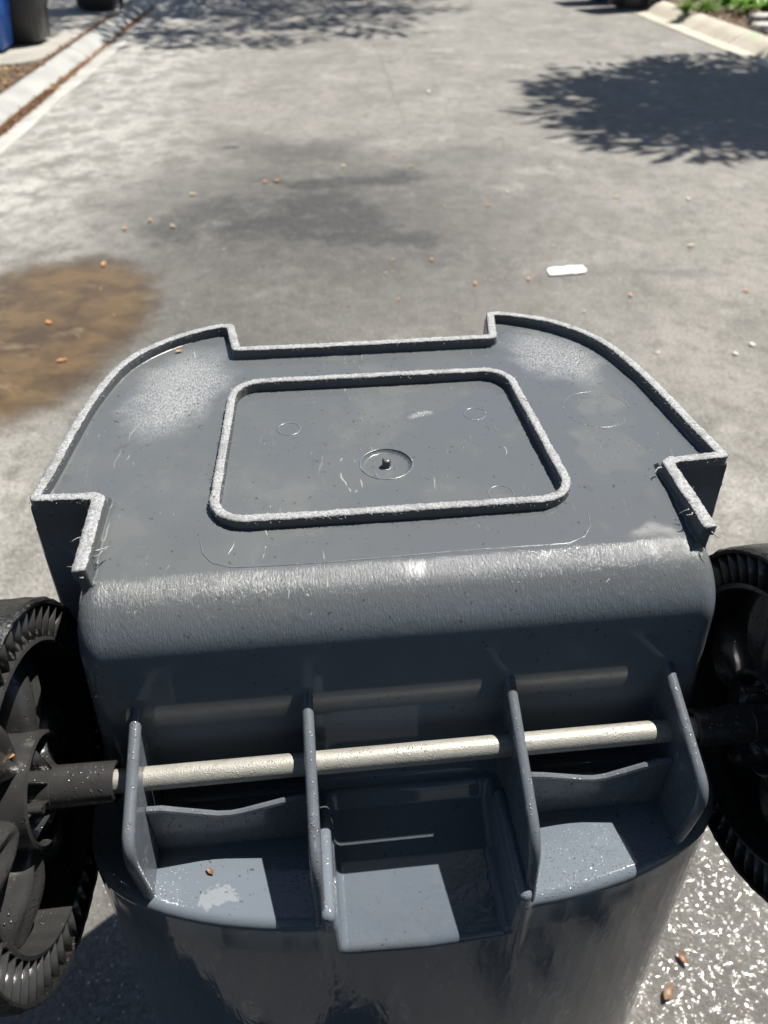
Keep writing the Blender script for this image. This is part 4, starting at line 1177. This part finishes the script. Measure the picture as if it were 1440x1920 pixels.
# ================================================================== THE PHOTOGRAPHER (unseen behind the camera; added to darken the axle bay)
def person(loc):
    root = empty('person', loc); tag(root, 'unseen person in dark clothes added behind the camera to darken the axle bay', 'person')
    J = {}; E = []; R = {}
    def j(n, p, r, par=None):
        J[n] = len(J); R[n] = (p, r)
        if par: E.append((J[par], J[n]))
    j('pelvis', (0, 0, 0.93), (0.165, 0.12)); j('waist', (0, 0.01, 1.06), (0.145, 0.11), 'pelvis'); j('chest', (0, 0.0, 1.25), (0.165, 0.12), 'waist')
    j('collar', (0, -0.01, 1.40), (0.12, 0.085), 'chest'); j('neck', (0, 0.0, 1.47), (0.055, 0.055), 'collar'); j('skull', (0, 0.03, 1.56), (0.075, 0.085), 'neck'); j('crown', (0, 0.03, 1.66), (0.07, 0.08), 'skull')
    for s_, q in ((-1, 'l'), (1, 'r')):
        j('hip' + q, (s_ * 0.095, 0, 0.86), (0.095, 0.10), 'pelvis'); j('knee' + q, (s_ * 0.11, 0.015, 0.48), (0.068, 0.07), 'hip' + q)
        j('calf' + q, (s_ * 0.112, 0.0, 0.33), (0.062, 0.064), 'knee' + q); j('ankle' + q, (s_ * 0.115, -0.01, 0.09), (0.045, 0.05), 'calf' + q); j('toe' + q, (s_ * 0.13, 0.15, 0.04), (0.045, 0.032), 'ankle' + q)
        j('sho' + q, (s_ * 0.19, -0.01, 1.37), (0.065, 0.065), 'collar'); j('elb' + q, (s_ * 0.23, 0.03, 1.11), (0.045, 0.045), 'sho' + q)
        j('wri' + q, (s_ * 0.13, 0.22, 1.27), (0.030, 0.028), 'elb' + q); j('palm' + q, (s_ * 0.105, 0.265, 1.34), (0.034, 0.02), 'wri' + q)
        for k in range(4):
            j('f%d' % k + q, (s_ * (0.085 + 0.012 * k), 0.285, 1.372 + 0.006 * k), (0.009, 0.009), 'palm' + q); j('g%d' % k + q, (s_ * (0.062 + 0.010 * k), 0.278, 1.40 + 0.008 * k), (0.008, 0.008), 'f%d' % k + q)
        j('th' + q, (s_ * 0.085, 0.255, 1.352), (0.010, 0.010), 'palm' + q); j('ti' + q, (s_ * 0.055, 0.262, 1.375), (0.008, 0.008), 'th' + q)
    me = bpy.data.meshes.new('body'); names = list(J); me.from_pydata([R[n][0] for n in names], E, [])
    o = bpy.data.objects.new('body', me); COL.objects.link(o); o.parent = root
    sk = o.modifiers.new('skin', 'SKIN'); sk.use_smooth_shade = True
    for i, n in enumerate(names):
        me.skin_vertices[0].data[i].radius = R[n][1]; me.skin_vertices[0].data[i].use_root = (i == 0)
    ss = o.modifiers.new('sub', 'SUBSURF'); ss.levels = 1; ss.render_levels = 1
    me.materials.append(mat_simple('dark_cloth', (0.016, 0.017, 0.022), (0.028, 0.029, 0.036), 0.9, 60, 0.001))
    return root
person((0.0, -0.36, 0.0))
